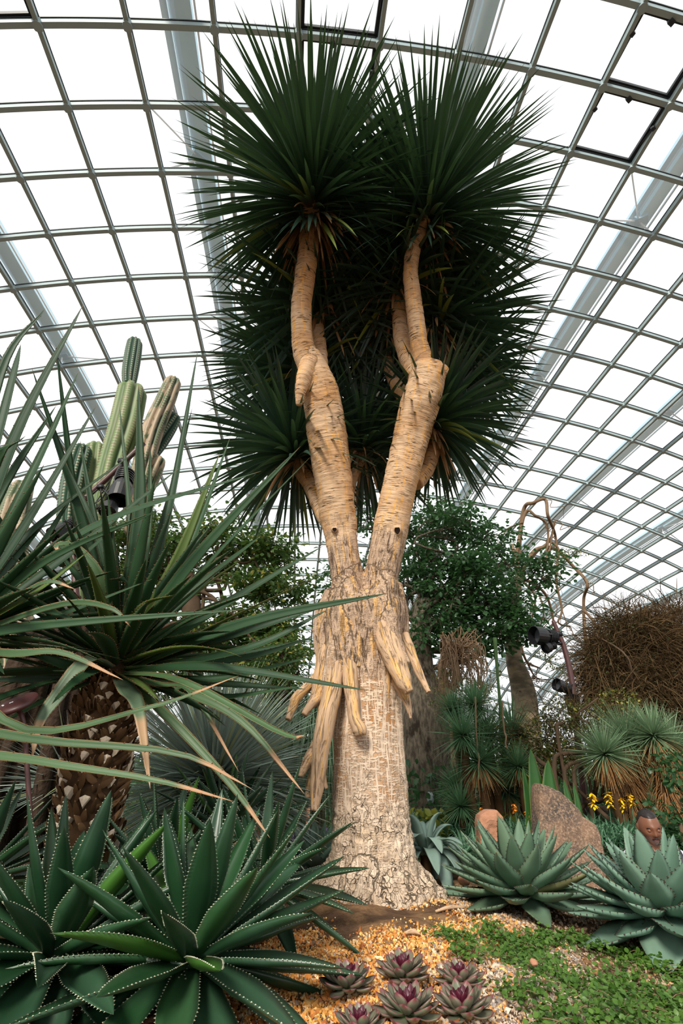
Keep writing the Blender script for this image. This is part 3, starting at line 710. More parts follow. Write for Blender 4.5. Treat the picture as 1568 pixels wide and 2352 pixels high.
agave(722, 1985, 3.75, 115, 26, 'small blue agave half hidden behind the left of the big trunk', M_AG2, 33, wd=.060, e_in=8, e_out=90, teeth=(9, .006), prof='broad', **b2)
agave(975, 1955, 3.75, 125, 30, 'grey agave with drooping recurved leaves beside the big trunk', M_AG4, 34, wd=.050, e_in=5, e_out=78, prof='strap', **{**b2, 'droop': 2.6, 'spine': M_TEETH, 'curl': .1, 'fold': .2})

# small purple rosettes in the gravel
t = NT('purple_rosette_leaf'); a = t.attr('leaf'); sp = t.new('ShaderNodeSeparateColor'); t.link(a.outputs['Color'], sp.inputs[0])
c = t.mix(sp.outputs[1], (.12, .14, .085), (.18, .165, .115)); c = t.mix(t.ramp(sp.outputs[0], .0, .32), (.16, .30, .06), c)
c = t.mix(t.math('MULTIPLY', t.ramp(sp.outputs[2], .80, 1.0), .8), c, (.24, .05, .07)); c = t.mix(t.ramp(sp.outputs[0], .80, 1.0), c, (.24, .05, .07)); t.fin(c, .42, .45); M_ECH = t.m
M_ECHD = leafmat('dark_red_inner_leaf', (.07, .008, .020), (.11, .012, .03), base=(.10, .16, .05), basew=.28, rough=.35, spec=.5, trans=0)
ech = [(798, 2268, 60, 'purple edged rosette nearest the dark agaves, in orange gravel'), (925, 2243, 59, 'purple edged rosette in the middle of the back row of three'), (1056, 2257, 49, 'small purple edged rosette beside the green creeping plants'),
       (938, 2330, 70, 'large reddish rosette in the middle of the front row'), (1062, 2326, 66, 'large pinkish rosette at the right of the front row'), (826, 2368, 56, 'rosette cut off by the bottom edge of the photo')]
for q, (x, y, rp, lab) in enumerate(ech):
    c = ground_at(x, y, .02); L = m_of(rp, c)*1.12
    o = empty('purple_rosette', (c[0], c[1], float(gz(c[0], c[1]))), lab, 'succulent', 'purple rosettes in the gravel')
    m = MB(); rosette(m, c+V3(0, 0, .005), 25, L, L*.26, 38, 94, 60+q, prof='spoon', thick=.007, fold=.30, droop=-.25, R=9, core=.010, curl=.1, lin=.72)
    m.build('outer_leaves', [M_ECH], o)
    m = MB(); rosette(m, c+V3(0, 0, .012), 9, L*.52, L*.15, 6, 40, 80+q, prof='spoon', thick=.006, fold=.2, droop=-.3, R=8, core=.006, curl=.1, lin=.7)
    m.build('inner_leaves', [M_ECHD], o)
    m = MB(); tube(m, [c-V3(0, 0, .05), c+V3(0, 0, .004)], [.012, .010], 4, 8); m.build('stem', [M_ROOT], o)

# ================================================================== SWORD LEAVED PLANTS (left)
M_FUR = leafmat('sword_leaf', (.015, .050, .019), (.032, .088, .032), base=(.035, .075, .02), basew=.35, tip=(.22, .11, .05), tip0=.965, edge=(.10, .085, .03), edge0=.86, yellow=(.085, .14, .03), yfrac=.12, rough=.52, spec=.28, trans=.09, tcol=(.10, .22, .04), stripe=.10)
M_FURD = leafmat('sword_leaf_with_dry_end', (.045, .105, .035), (.07, .14, .05), tip=(.38, .21, .10), tip0=.80, edge=(.34, .19, .09), edge0=.80, rough=.5, trans=.08)
M_FURP = leafmat('pale_drooping_leaf', (.14, .22, .13), (.17, .25, .15), tip=(.45, .29, .16), tip0=.70, edge=(.42, .24, .12), edge0=.84, rough=.5, trans=.12)
M_FT = plain('reddish_leaf_teeth', (.16, .07, .03), .5)
def traced(m, c, L, mi=0, seed=0, wf=.52, teethmi=1):
    """leaves given by a chain of pixels with depth: list of (width_px, [(px,py,Y)...])"""
    r = np.random.RandomState(seed); R = 15
    Cs, Ws, rf = [], [], []
    for w, pts in L:
        Q = ([np.asarray(c, float)] if c is not None else [])+[P(*p) for p in pts]
        if len(Q) == 2:
            mid = (Q[0]+Q[1])/2; d = Q[1]-Q[0]; Q = [Q[0], mid+V3(0, 0, .05*np.linalg.norm(d)*abs(nrm(d)[0])), Q[1]]
        C = spline(Q, R); Cs.append(C); q = C[R//2]; wm = m_of(w, q)*wf; tt = np.linspace(0, 1, R)
        Ws.append(wm*np.minimum(1, .8+.5*tt)*np.clip((1-tt)/.6, 0, 1)**.7+1e-4)
        T = C[-1]-C[0]; rf.append(V3(0, -1, .45)+r.randn(3)*.25 if abs(nrm(T)[2]) < .8 else V3(r.randn()*.5, -1, .3))
    ribbons(m, np.array(Cs), np.array(Ws), np.array(rf), fold=.34, thick=.004, rnd=r.rand(len(L))*.93, teeth=(24, .0055), mi=mi, tmi=teethmi, curl=r.randn(len(L))*.25)
c1 = P(262, 1545, 2.45)
fur = empty('sword_leaved_plant', (P(205, 1930, 2.45)[0], 2.45, 0), 'big sword leaved plant on a scaly brown trunk at the left', 'plant')
m = MB()
up = [(34, [(318, 1200, 2.3), (318, 880, 2.15)]), (27, [(380, 1200, 2.45), (455, 800, 2.45)]), (22, [(360, 1250, 2.5), (442, 935, 2.6)]), (20, [(300, 1250, 2.6), (274, 925, 2.6)]), (22, [(335, 1250, 2.3), (346, 1025, 2.3)]),
      (30, [(400, 1300, 2.3), (505, 1040, 2.2)]), (26, [(420, 1290, 2.5), (530, 1000, 2.6)]), (34, [(440, 1290, 2.2), (690, 1025, 2.0)]), (22, [(480, 1290, 2.4), (712, 1050, 2.4)]), (26, [(450, 1350, 2.5), (600, 1230, 2.7)]),
      (26, [(510, 1390, 2.4), (745, 1252, 2.45)]), (26, [(520, 1420, 2.25), (758, 1312, 2.2)]), (30, [(560, 1430, 2.2), (895, 1362, 2.0)]), (24, [(560, 1450, 2.3), (760, 1388, 2.3)]), (24, [(560, 1490, 2.2), (758, 1398, 2.2)]),
      (20, [(560, 1510, 2.4), (722, 1462, 2.4)]), (20, [(560, 1500, 2.6), (728, 1464, 2.7)]), (24, [(480, 1560, 2.3), (728, 1505, 2.3)]), (26, [(480, 1530, 2.1), (852, 1587, 1.95)]), (20, [(520, 1570, 2.4), (705, 1583, 2.4)]),
      (22, [(470, 1600, 2.4), (700, 1575, 2.3)]), (26, [(180, 1200, 2.4), (128, 790, 2.2)]), (30, [(190, 1200, 2.3), (72, 842, 2.0)]), (24, [(225, 1250, 2.6), (184, 1010, 2.7)]), (22, [(240, 1280, 2.3), (150, 1060, 2.2)]),
      (30, [(130, 1400, 2.3), (-40, 1130, 2.1)]), (28, [(150, 1440, 2.3), (-40, 1230, 2.2)]), (28, [(110, 1500, 2.4), (-60, 1360, 2.3)]), (26, [(130, 1520, 2.2), (-60, 1420, 2.0)]), (24, [(110, 1560, 2.5), (-60, 1560, 2.5)]),
      (30, [(215, 1380, 2.25), (130, 1262, 2.15)]), (34, [(205, 1350, 2.4), (150, 1060, 2.3)]), (22, [(290, 1350, 2.1), (250, 1330, 2.0)]), (24, [(320, 1400, 2.1), (405, 1365, 1.9)]), (22, [(420, 1430, 2.15), (530, 1395, 2.0)])]
traced(m, c1, up, 0, 5)
r = np.random.RandomState(4); D, k = sphere_dirs(80, V3(.05, -.05, 1), 8, 100, .06, 9)
blades(m, c1+D*.06+V3(0, 0, .10)*(1-k)[:, None], D, (.62+.3*r.rand(80)), .034*(.8+.4*r.rand(80)), ref=np.broadcast_to(V3(0, 0, 1), (80, 3))+r.randn(80, 3)*.05, R=12, droop=.12+.7*k*r.rand(80), fold=.35, thick=.004, teeth=(22, .0055), tmi=1, rnd=r.rand(80)*.93, curl=r.randn(80)*.4)
m.build('green_leaves', [M_FUR, M_FT], fur)
m = MB()
traced(m, c1, [(24, [(430, 1590, 2.2), (560, 1660, 2.1), (700, 1825, 2.0)]), (22, [(380, 1640, 2.2), (520, 1790, 2.1), (620, 1925, 2.0)]), (22, [(410, 1560, 2.0), (640, 1680, 1.9), (700, 1690, 1.9)]), (20, [(360, 1570, 2.2), (440, 1590, 2.2), (548, 1772, 2.1)]),
                 (20, [(120, 1600, 2.2), (40, 1640, 2.1), (-50, 1700, 2.0)]), (24, [(240, 1350, 2.1), (170, 1255, 2.0), (130, 1252, 1.95), (138, 1272, 1.95)])], 0, 6, .5)
m.build('leaves_with_dry_ends', [M_FURD, M_FT], fur)['label'] = 'lower leaves with brown dried margins and ends'
m = MB()
traced(m, c1+V3(0, 0, .02), [(25, [(290, 1580, 2.2), (318, 1625, 2.05), (345, 1812, 1.95)]), (24, [(205, 1510, 2.15), (130, 1600, 2.05), (90, 1660, 2.0), (74, 1742, 1.98)])], 0, 7, .85)
m.build('bent_pale_leaves', [M_FURP, M_FT], fur)['label'] = 'pale bent leaves hanging in front of the trunk'
# trunk with scaly leaf bases
tp = [P(188, 1960, 2.45), P(215, 1790, 2.45), P(240, 1660, 2.45), c1+V3(0, 0, .05)]; tr_ = [m_of(w, tp[1])/2 for w in (118, 128, 130, 70)]
m = MB(); C, rr = tube(m, tp, tr_, 40, 20, rough=.1); m.build('trunk', [plain('dark_fibrous_trunk', (.05, .028, .014), .95, .1, var=.6, sc=40)], fur)
m = MB(); m2 = MB(); T, X, Y_ = frames(C); r = np.random.RandomState(3)
n = 620; ks = r.randint(0, 36, n); th = r.rand(n)*2*PI
rad = np.cos(th)[:, None]*X[ks]+np.sin(th)[:, None]*Y_[ks]; tan_ = np.cross(rad, T[ks])
blades(m, C[ks]+rad*(rr[ks]*.92)[:, None], rad*.5+T[ks]*.55+tan_*r.randn(n)[:, None]*.8, .05+.05*r.rand(n), .010+.008*r.rand(n), ref=-rad, R=6, droop=-.4, prof='strap', fold=.6, rnd=r.rand(n), curl=r.randn(n))
m.build('leaf_bases', [M_FIB], fur)
M_SCAR = plain('pale_leaf_scar', (.70, .58, .44), .8, .1, var=.3, sc=90)
n = 99; kk = (np.arange(n)+.5)/n; ks = (kk*35).astype(int); th = np.arange(n)*2.39996+r.randn(n)*.2
for i in range(n):
    k_ = ks[i]; rd = math.cos(th[i])*X[k_]+math.sin(th[i])*Y_[k_]; tn = np.cross(T[k_], rd); c = C[k_]+rd*(rr[k_]*1.0+.022); s = .021*(.7+.5*r.rand())
    V = [c+tn*s+T[k_]*s*.5, c+T[k_]*s*.9+rd*.004, c-tn*s+T[k_]*s*.5, c-T[k_]*s*1.1-tn*s*.2, c+T[k_]*s*.1+rd*.006]
    B = [v-rd*.03-T[k_]*.01 for v in V[:4]]
    m2 = MB(); m2.add(np.array(V+B), [[[0, 1, 4], [1, 2, 4], [2, 3, 4], [3, 0, 4]], [[1, 0, 5, 6], [2, 1, 6, 7], [3, 2, 7, 8], [0, 3, 8, 5]]]); m2.build('leaf_scar', [M_SCAR], fur, smooth=False)
# second plant, rooted beyond the left edge
c2 = P(-130, 1480, 2.0)
f2 = empty('sword_leaved_plant', (c2[0], c2[1], float(gz(c2[0], c2[1]))), 'sword leaved plant reaching in from beyond the left edge', 'plant')
m = MB()
traced(m, c2, [(30, [(30, 1010, 1.9), (192, 698, 1.8)]), (20, [(0, 860, 1.9), (104, 708, 1.9)]), (20, [(20, 900, 2.1), (48, 790, 2.2)]), (26, [(90, 1050, 2.1), (182, 850, 2.1)]), (24, [(60, 1200, 2.0), (225, 925, 2.0)]), (28, [(200, 1215, 2.0), (600, 1082, 1.85)]),
               (26, [(160, 1270, 2.1), (412, 1075, 2.1)]), (24, [(60, 1230, 2.2), (320, 1030, 2.3)]), (24, [(100, 1290, 1.9), (370, 1170, 1.8)]), (22, [(120, 1330, 2.2), (300, 1180, 2.2)]), (20, [(80, 1360, 1.9), (210, 1260, 1.9)]),
               (22, [(110, 1420, 2.0), (350, 1330, 2.0)]), (20, [(60, 1400, 2.0), (190, 1430, 1.9)]), (30, [(-20, 1080, 1.8), (60, 1000, 1.7)]), (24, [(-10, 1150, 2.2), (130, 930, 2.3)]), (20, [(40, 1330, 2.2), (190, 1100, 2.3)]),
               (26, [(60, 1440, 1.8), (560, 1400, 1.75)])], 0, 15, .54)
r = np.random.RandomState(14); D, k = sphere_dirs(46, V3(.1, -.05, 1), 10, 95, .06, 19)
blades(m, c2+D*.06, D, (.6+.3*r.rand(46)), .032*(.8+.4*r.rand(46)), R=12, droop=.12+.7*k*r.rand(46), fold=.35, thick=.004, teeth=(22, .0055), tmi=1, rnd=r.rand(46)*.93, curl=r.randn(46)*.4)
m.build('green_leaves', [M_FUR, M_FT], f2)
m = MB()
traced(m, c2, [(24, [(-150, 1630, 1.9), (60, 1695, 1.75), (400, 1728, 1.7), (578, 1812, 1.68)]), (24, [(-150, 1690, 1.8), (60, 1742, 1.65), (350, 1790, 1.6), (540, 1842, 1.6)]), (24, [(20, 1500, 1.7), (140, 1498, 1.65), (283, 1562, 1.62)]), (22, [(40, 1670, 1.85), (340, 1625, 1.8), (548, 1552, 1.8)]),
               (20, [(40, 1370, 1.9), (110, 1335, 1.85), (172, 1353, 1.85)]), (18, [(130, 1390, 1.9), (250, 1395, 1.8), (300, 1440, 1.8)])], 0, 16, .46)
m.build('leaves_with_dry_ends', [M_FURD, M_FT], f2)
m = MB(); tube(m, [V3(c2[0]-.05, c2[1]+.05, -.05), c2+V3(0, 0, .03)], [.14, .10], 10, 14, rough=.15); m.build('trunk', [M_FIB], f2)

# silvery grass plant
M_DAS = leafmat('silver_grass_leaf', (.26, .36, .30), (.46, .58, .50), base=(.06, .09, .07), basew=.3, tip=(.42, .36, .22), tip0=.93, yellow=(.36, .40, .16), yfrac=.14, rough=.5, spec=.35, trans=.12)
M_GRN = leafmat('thin_green_leaf', (.05, .11, .06), (.12, .21, .11), base=(.03, .05, .02), basew=.2, tip=(.40, .28, .13), tip0=.93, rough=.5, spec=.35, trans=.15)
def tuft(px, py, Y, r_px, n, label, mat, seed, w=.006, a1=100, droop=.15, name='silver_grass_plant', cat='plant', group=None, prof='needle', dead=0, axis=(0, 0, 1), trunk=True, z0=None, a0=4, R=6, lvar=.25):
    c = P(px, py, Y); g = float(gz(c[0], c[1])) if z0 is None else z0; L = m_of(r_px, c)
    o = empty(name, (c[0], c[1], min(g, c[2])), label, cat, group); r = np.random.RandomState(seed)
    m = MB(); D, k = sphere_dirs(n, axis, a0, a1, .04, seed)
    blades(m, c+D*L*.06, D, L*(1-lvar+lvar*1.2*r.rand(n)), w*(.7+.6*r.rand(n)), ref=np.broadcast_to(V3(0, 0, 1), (n, 3))+r.randn(n, 3)*.3, R=R, droop=droop*(.3+1.4*r.rand(n)), prof=prof, fold=.3, rnd=r.rand(n))
    m.build('leaves', [mat], o)
    if dead:
        m = MB(); D, k = sphere_dirs(dead, axis, 95, 165, .1, seed+1)
        blades(m, c+D*L*.06-V3(0, 0, L*.1), D, L*(.5+.4*r.rand(dead)), w*(.7+.6*r.rand(dead)), R=5, droop=1.2, prof='needle', rnd=r.rand(dead)); m.build('dead_leaf_skirt', [M_SKIRT], o)
    if trunk:
        m = MB(); zb = min(g, c[2]-.1)-.05
        tube(m, [V3(c[0]+.02, c[1], zb), V3(c[0], c[1], (zb+c[2])/2), c], [max(.03, L*.16), max(.025, L*.14), max(.02, L*.1)], 8, 10, rough=.15); m.build('trunk', [M_FIB], o)
    return o
M_SKIRT = leafmat('straw_coloured_dead_leaf', (.28, .14, .055), (.46, .26, .11), tip=(.5, .32, .16), rough=.75, spec=.1, trans=.15)
tuft(490, 1800, 3.55, 285, 1300, 'silvery blue fine leaved grass plant between the scaly trunk and the big trunk', M_DAS, 41, w=.011, a1=112, droop=.22)
tuft(160, 1800, 3.9, 190, 320, 'silvery grass plant behind the scaly trunk at the left', M_DAS, 42, w=.0075, a1=110)
# weeping green grass behind the hanging roots
c = P(735, 1620, 4.4); o = empty('weeping_grass', (c[0], c[1], float(gz(c[0], c[1]))), 'weeping thin green leaves hanging behind the longest hanging roots', 'plant')
m = MB(); r = np.random.RandomState(5); n = 620; D, k = sphere_dirs(n, (0, 0, 1), 20, 100, .2, 6)
blades(m, c+r.randn(n, 3)*[.12, .12, .05], D*[1, 1, .5], .9+.5*r.rand(n), .005, R=9, droop=4.5, dpow=.6, prof='needle', rnd=r.rand(n)); m.build('leaves', [M_GRN], o)
m = MB(); tube(m, [V3(c[0], c[1], -1.3), c], [.07, .05], 8, 10, rough=.1); m.build('trunk', [M_FIB], o)

# ================================================================== ROCKS
t = NT('brown_granite'); ob = t.obj(); n1 = t.noise(ob, 3.5, 5, .6); n2 = t.noise(ob, 70, 3, .7)
c = t.mix(t.ramp(n1, .35, .65), (.065, .055, .048), (.23, .14, .09)); c = t.mix(t.ramp(n2, .42, .72), c, (.36, .24, .16)); t.bump(n2, .006); M_GRAN = t.fin(c, .85, .2)
t = NT('pink_granite'); n1 = t.noise(t.obj(), 25, 4, .7); c = t.mix(n1, (.30, .12, .06), (.52, .28, .18)); t.bump(n1, .01); M_PINK = t.fin(c, .85, .2)
def slab(name, outline, Y, thick, label, mat, seed, lean=0.0):
    """irregular standing stone: front outline in photo pixels, real depth behind it"""
    pts = np.array([P(x, y, Y+lean*(2100-y)/300) for x, y in outline]); cen = pts.mean(0)
    n = 130; cl = np.vstack([pts, pts[:1]]); d = np.concatenate([[0], np.cumsum(np.linalg.norm(np.diff(cl, axis=0), axis=1))])
    s = np.linspace(0, d[-1], n, endpoint=False); ring = np.array([[np.interp(v, d, cl[:, k]) for k in range(3)] for v in s])
    m = MB(); rows = []; ps_ = [(0, .001, 0), (0, .2, 0), (0, .4, -.008), (0, .55, -.012), (0, .7, -.008), (0, .83, -.004), (.0, .95, 0.0), (.04, 1.0, 0), (.2, 1.01, 0), (.35, 1.02, 0), (.65, .99, 0), (.9, .93, 0), (1., .8, 0), (1.0, .4, 0), (1.0, .001, 0)]
    for dy, sc_, off in ps_:
        rr = cen+(ring-cen)*sc_; rr[:, 1] += dy*thick+off+(.12*thick*(ring[:, 0]-cen[0])/.2 if dy > .5 else 0)
        rows.append(rr)
    V = np.array(rows).reshape(-1, 3)
    for i, v in enumerate(V):
        q = Vector(v*6+seed); V[i] += np.array([mnoise.noise(q), mnoise.noise(q+Vector((9, 0, 0))), mnoise.noise(q+Vector((0, 9, 0)))])*.016+np.array([0, mnoise.noise(Vector(v*22)), 0])*.006
    base = V3(cen[0], cen[1], 0); o = empty(name, base, label, 'rock')
    m.add(V, [grid_faces(1, len(ps_), n, True)]); m.build('stone_body', [mat], o, smooth=False)
    return o
slab('standing_rock', [(1243, 1800), (1262, 1806), (1290, 1817), (1306, 1832), (1330, 1858), (1338, 1875), (1372, 1898), (1380, 1915), (1386, 1950), (1395, 1990), (1392, 2030), (1378, 2060), (1368, 2100), (1340, 2125), (1290, 2110), (1262, 2080), (1246, 2000), (1241, 1900)], 3.75, .30, 'tall pointed brown granite slab standing between the two blue agaves', M_GRAN, 3, .10)
slab('boulder', [(1102, 1895), (1106, 1872), (1122, 1860), (1142, 1862), (1154, 1880), (1160, 1920), (1158, 1990), (1130, 2010), (1104, 1960)], 4.05, .22, 'small rounded pink granite stone behind the middle agave', M_PINK, 8)
def pebble(x, y, Y, r, label, mat, seed, name='stone'):
    c = P(x, y, Y); th = np.linspace(0, PI, 9); m = MB(); L = m_of(r, c)
    lathe(m, [(math.sin(a)*L, -math.cos(a)*L*.75) for a in th], 14, o=c)
    V = m.V[0]
    for i, v in enumerate(V): V[i] = v+(v-c)*.35*mnoise.noise(Vector((v-c)/L*1.3+V3(seed, 0, 0)))
    o = empty(name, (c[0], c[1], c[2]-L*.7), label, 'stone'); m.build('stone_body', [mat], o)
for i, (x, y, Y, r_, lab) in enumerate([(1390, 1868, 7.0, 20, 'grey stone at the dark foot of the yellow flowers'), (1500, 1865, 7.0, 16, 'grey stone behind the head of the nearer man'),
                                       (1066, 2022, 3.5, 13, 'tan stone at the left foot of the middle agave'), (1372, 1868, 7.2, 14, 'smaller grey stone beside the grey stone under the yellow flowers'), (1225, 2210, 2.15, 9, 'little smooth tan stone in the creeping plants')]):
    pebble(x, y, Y, r_, lab, M_PINK if i in (2, 4) else M_GRAN, i*3.3)
# twigs lying on the gravel
for a, b, lab in [((1000, 2093), (1070, 2084), 'pale bare stick lying on the gravel right of the trunk'), ((930, 2143), (965, 2146), 'short curved bark chip on the orange gravel')]:
    A = ground_at(*a, .012); B = ground_at(*b, .012); m = MB(); mid = (A+B)/2+V3(0, .01, .006); tube(m, [A, mid, B], [.004, .009, .003], 10, 8, rough=.3)
    tag(m.build('stick', [M_ROOT]), lab, 'stick')

# ================================================================== CACTI
M_CAC = NT('green_cactus_skin'); t = M_CAC; a = t.attr('leaf'); sp = t.new('ShaderNodeSeparateColor'); t.link(a.outputs['Color'], sp.inputs[0])
ridge = t.ramp(sp.outputs[2], 1.13, 1.19); ar = t.ramp(t.math('SINE', t.math('MULTIPLY', t.attr('bk').outputs['Vector'], 1.0)), 2, 3)
sz = t.new('ShaderNodeSeparateXYZ'); t.link(t.attr('bk').outputs['Vector'], sz.inputs[0]); dots = t.ramp(t.math('SINE', t.math('MULTIPLY', sz.outputs[2], 190.0)), .1, .6)
def cactus_mat(name, c0, c1, scar):
    t = NT(name); a = t.attr('leaf'); sp = t.new('ShaderNodeSeparateColor'); t.link(a.outputs['Color'], sp.inputs[0])
    bk = t.attr('bk').outputs['Vector']; sz = t.new('ShaderNodeSeparateXYZ'); t.link(bk, sz.inputs[0])
    ridge = t.ramp(sp.outputs[2], 1.10, 1.20); dots = t.ramp(t.math('SINE', t.math('MULTIPLY', sz.outputs[2], 170.0)), .0, .6)
    c = t.mix(t.ramp(sp.outputs[2], .86, 1.1), c0, c1)
    if scar: c = t.mix(t.math('MULTIPLY', t.ramp(t.noise(t.scale(bk, (14, 14, 4)), 1, 3), .45, .55), scar), c, (.45, .33, .22))
    c = t.mix(t.math('MULTIPLY', ridge, dots), c, (.36, .31, .22)); t.fin(c, .5, .35); return t.m
bpy.data.materials.remove(M_CAC.m)
M_C1 = cactus_mat('dark_green_cactus', (.008, .034, .017), (.025, .08, .038), 0)
M_C2 = cactus_mat('light_green_cactus', (.055, .11, .028), (.14, .22, .075), .12)
M_C3 = cactus_mat('scarred_cactus', (.03, .06, .025), (.10, .14, .06), .85)
ribs = lambda k: (lambda th: 1+.19*np.abs(np.cos(th*k/2))**.8*2-.19)
def cactus_stem(par, pts, Y, mat, k=9, label=None):
    Q = np.array([P(x, y, Y+(d if d else 0)) for x, y, w, d in pts]); R = np.array([m_of(w, q)/2 for (x, y, w, d), q in zip(pts, Q)])*.88
    n0 = max(14, int(np.linalg.norm(np.diff(Q, axis=0), axis=1).sum()/.03))
    m = MB(); pr = spline(np.column_stack([Q, R]), n0); e = np.linspace(0, 1, n0); L = np.linalg.norm(np.diff(Q, axis=0), axis=1).sum()
    endd = np.clip((1-e)*L/(R[-1]*1.3), 0, 1); pr[:, 3] *= np.sqrt(np.clip(1-(1-endd)**2, .02, 1)); std = np.clip(e*L/(R[0]*.8), 0, 1); pr[:, 3] *= .55+.45*np.sqrt(1-(1-std)**2)
    C, r = tube(m, pr[:, :3], pr[:, 3], n0, k*6, shape=ribs(k))
    o = m.build('stem', [mat], par)
    if label: o['label'] = label
    # spine clusters on the ridges
    T, X, Y2 = frames(C); s = MB(); B, D = [], []
    for i in range(1, n0-1):
        for j in range(k):
            th = 2*PI*j/k; B.append(C[i]+(math.cos(th)*X[i]+math.sin(th)*Y2[i])*r[i]*1.17); D.append(math.cos(th)*X[i]+math.sin(th)*Y2[i])
    B = np.repeat(np.array(B), 2, 0); D = np.repeat(np.array(D), 2, 0)+np.random.RandomState(3).randn(len(B), 3)*.6
    blades(s, B, D, .018, .0007, R=2, droop=0, prof='needle'); sp_ = s.build('spines', [M_SPC]); sp_.parent = o
    for v in sp_.data.vertices: v.co -= par.location
M_SPC = plain('straw_cactus_spine', (.50, .40, .26), .6)
q = P(205, 1500, 4.0); cac = empty('columnar_cactus', (q[0], q[1], 0), 'tall branching cactus rising behind the sword leaved plant', 'cactus')
cactus_stem(cac, [(205, 1830, 90, 0), (205, 1500, 80, 0), (225, 1250, 62, 0), (250, 1100, 60, 0), (285, 980, 66, 0), (306, 885, 62, 0)], 4.0, M_C2, 7, 'pale green main stem')
cactus_stem(cac, [(296, 888, 26, -.02), (298, 860, 34, -.02), (305, 815, 35, -.02), (311, 778, 30, -.02)], 4.0, M_C1, 9, 'dark green young top segment')
cactus_stem(cac, [(300, 1180, 40, .05), (330, 1060, 44, .05), (352, 985, 46, .05), (378, 925, 42, .05), (401, 868, 34, .05)], 4.0, M_C3, 9, 'scarred tan and green arm leaning right')
cactus_stem(cac, [(335, 1060, 30, .2), (360, 1010, 50, .2), (385, 975, 44, .2), (404, 950, 30, .2)], 4.0, M_C1, 8)
cactus_stem(cac, [(300, 1230, 36, .15), (325, 1140, 42, .15), (345, 1090, 46, .15), (366, 1048, 36, .15)], 4.0, M_C3, 8)
cactus_stem(cac, [(150, 1300, 40, -.1), (158, 1180, 48, -.1), (170, 1100, 50, -.1), (192, 1022, 42, -.1)], 4.0, M_C1, 9)
cactus_stem(cac, [(185, 1300, 40, .1), (200, 1160, 46, .1), (214, 1090, 50, .1), (222, 1018, 46, .1)], 4.0, M_C2, 8)
q = P(40, 1500, 4.6); ca2 = empty('columnar_cactus', (q[0], q[1], 0), 'scarred ribbed cactus at the left edge of the photo', 'cactus')
cactus_stem(ca2, [(30, 1850, 95, 0), (25, 1500, 90, 0), (22, 1250, 70, 0), (35, 1170, 58, 0), (56, 1108, 40, 0)], 4.6, M_C3, 9)
cactus_stem(ca2, [(0, 1450, 60, .1), (-5, 1330, 60, .1), (5, 1255, 46, .1)], 4.6, M_C3, 9)
M_DK = plain('dark_brown_bark', (.045, .028, .018), .9, .2, var=.5, sc=25, bump=.02)
M_TIMB = plain('weathered_timber', (.20, .125, .05), .8, .2, var=.4, sc=12, bump=.01)
for i, (a, b, w, Y, lab) in enumerate([((-30, 1860), (60, 1560), 88, 3.9, 'thick dark ribbed stem at the left edge behind the round lamp'), ((100, 1900), (150, 1500), 30, 3.6, 'left of the three dark leaning stems'), ((130, 1900), (175, 1540), 26, 3.7, 'middle of the three dark leaning stems'), ((150, 1880), (205, 1520), 18, 3.9, 'thinnest right one of the three dark leaning stems'), ((60, 1880), (118, 1540), 52, 4.2, 'brown rough stem behind the three leaning stems')]):
    A, B = P(*a, Y), P(*b, Y); A[2] = float(gz(A[0], A[1]))-.05; r_ = m_of(w, B)/2
    m = MB(); k = 8; tube(m, [A, (A+B)/2, B, B+(B-A)*.3], [r_*1.1, r_, r_*.95, r_*.9], 24, 48 if w > 40 else 12, shape=ribs(k) if w > 40 else None, rough=.06)
    tag(m.build('dark_stem', [M_DK]), lab, 'plant stem', group='dark leaning stems at the left')
# timber prop behind the scaly trunk
A, B = P(232, 1930, 2.62), P(300, 1660, 2.62); A[2] = -.05; m = MB(); tube(m, [A, B], [m_of(24, A)]*2, 2, 10); tag(m.build('timber_stake', [M_TIMB], smooth=False), 'round timber stake propping the scaly trunk', 'stake')

# ================================================================== LAMPS
M_RED = plain('dark_red_painted_metal', (.075, .026, .024), .42, .5, var=.15, sc=8); M_BLK = plain('black_lamp_metal', (.012, .012, .014), .4, .5); M_LENS = plain('lamp_lens', (.08, .09, .10), .1, .8)
c = P(40, 1614, 1.95); fl = empty('path_light', (P(62, 1900, 1.97)[0], 1.97, 0), 'dark red mushroom shaped path light at the left edge', 'lamp')
m = MB(); b_ = basis((-.28, -.80, 1)); R_ = m_of(42, c); lathe(m, [(0.0005, .012), (R_*.6, .010), (R_*.95, .004), (R_, -.003), (R_*.97, -.012), (R_*.5, -.016), (.0005, -.018)], 40, b_, c); m.build('lamp_shade', [M_RED], fl)
m = MB(); tube(m, [c-V3(0, 0, .012), P(52, 1650, 1.96), P(58, 1690, 1.97), P(62, 1760, 1.97), P(68, 1850, 1.97), P(76, 1990, 1.98)], [.0085]*6, 30, 12); m.build('pole', [M_RED], fl)
m = MB(); r = np.random.RandomState(2)
for (dx, dy) in ((-.03, -.035), (-.022, -.038), (-.008, -.02), (-.003, -.015)): lathe(m, [(0.0003, .0005), (.0035, .0), (.004, -.001)], 8, b_, c+b_@V3(dx, dy, .0135))
m.build('bird_dropping', [plain('white_droppings', (.75, .75, .75), .8)], fl)
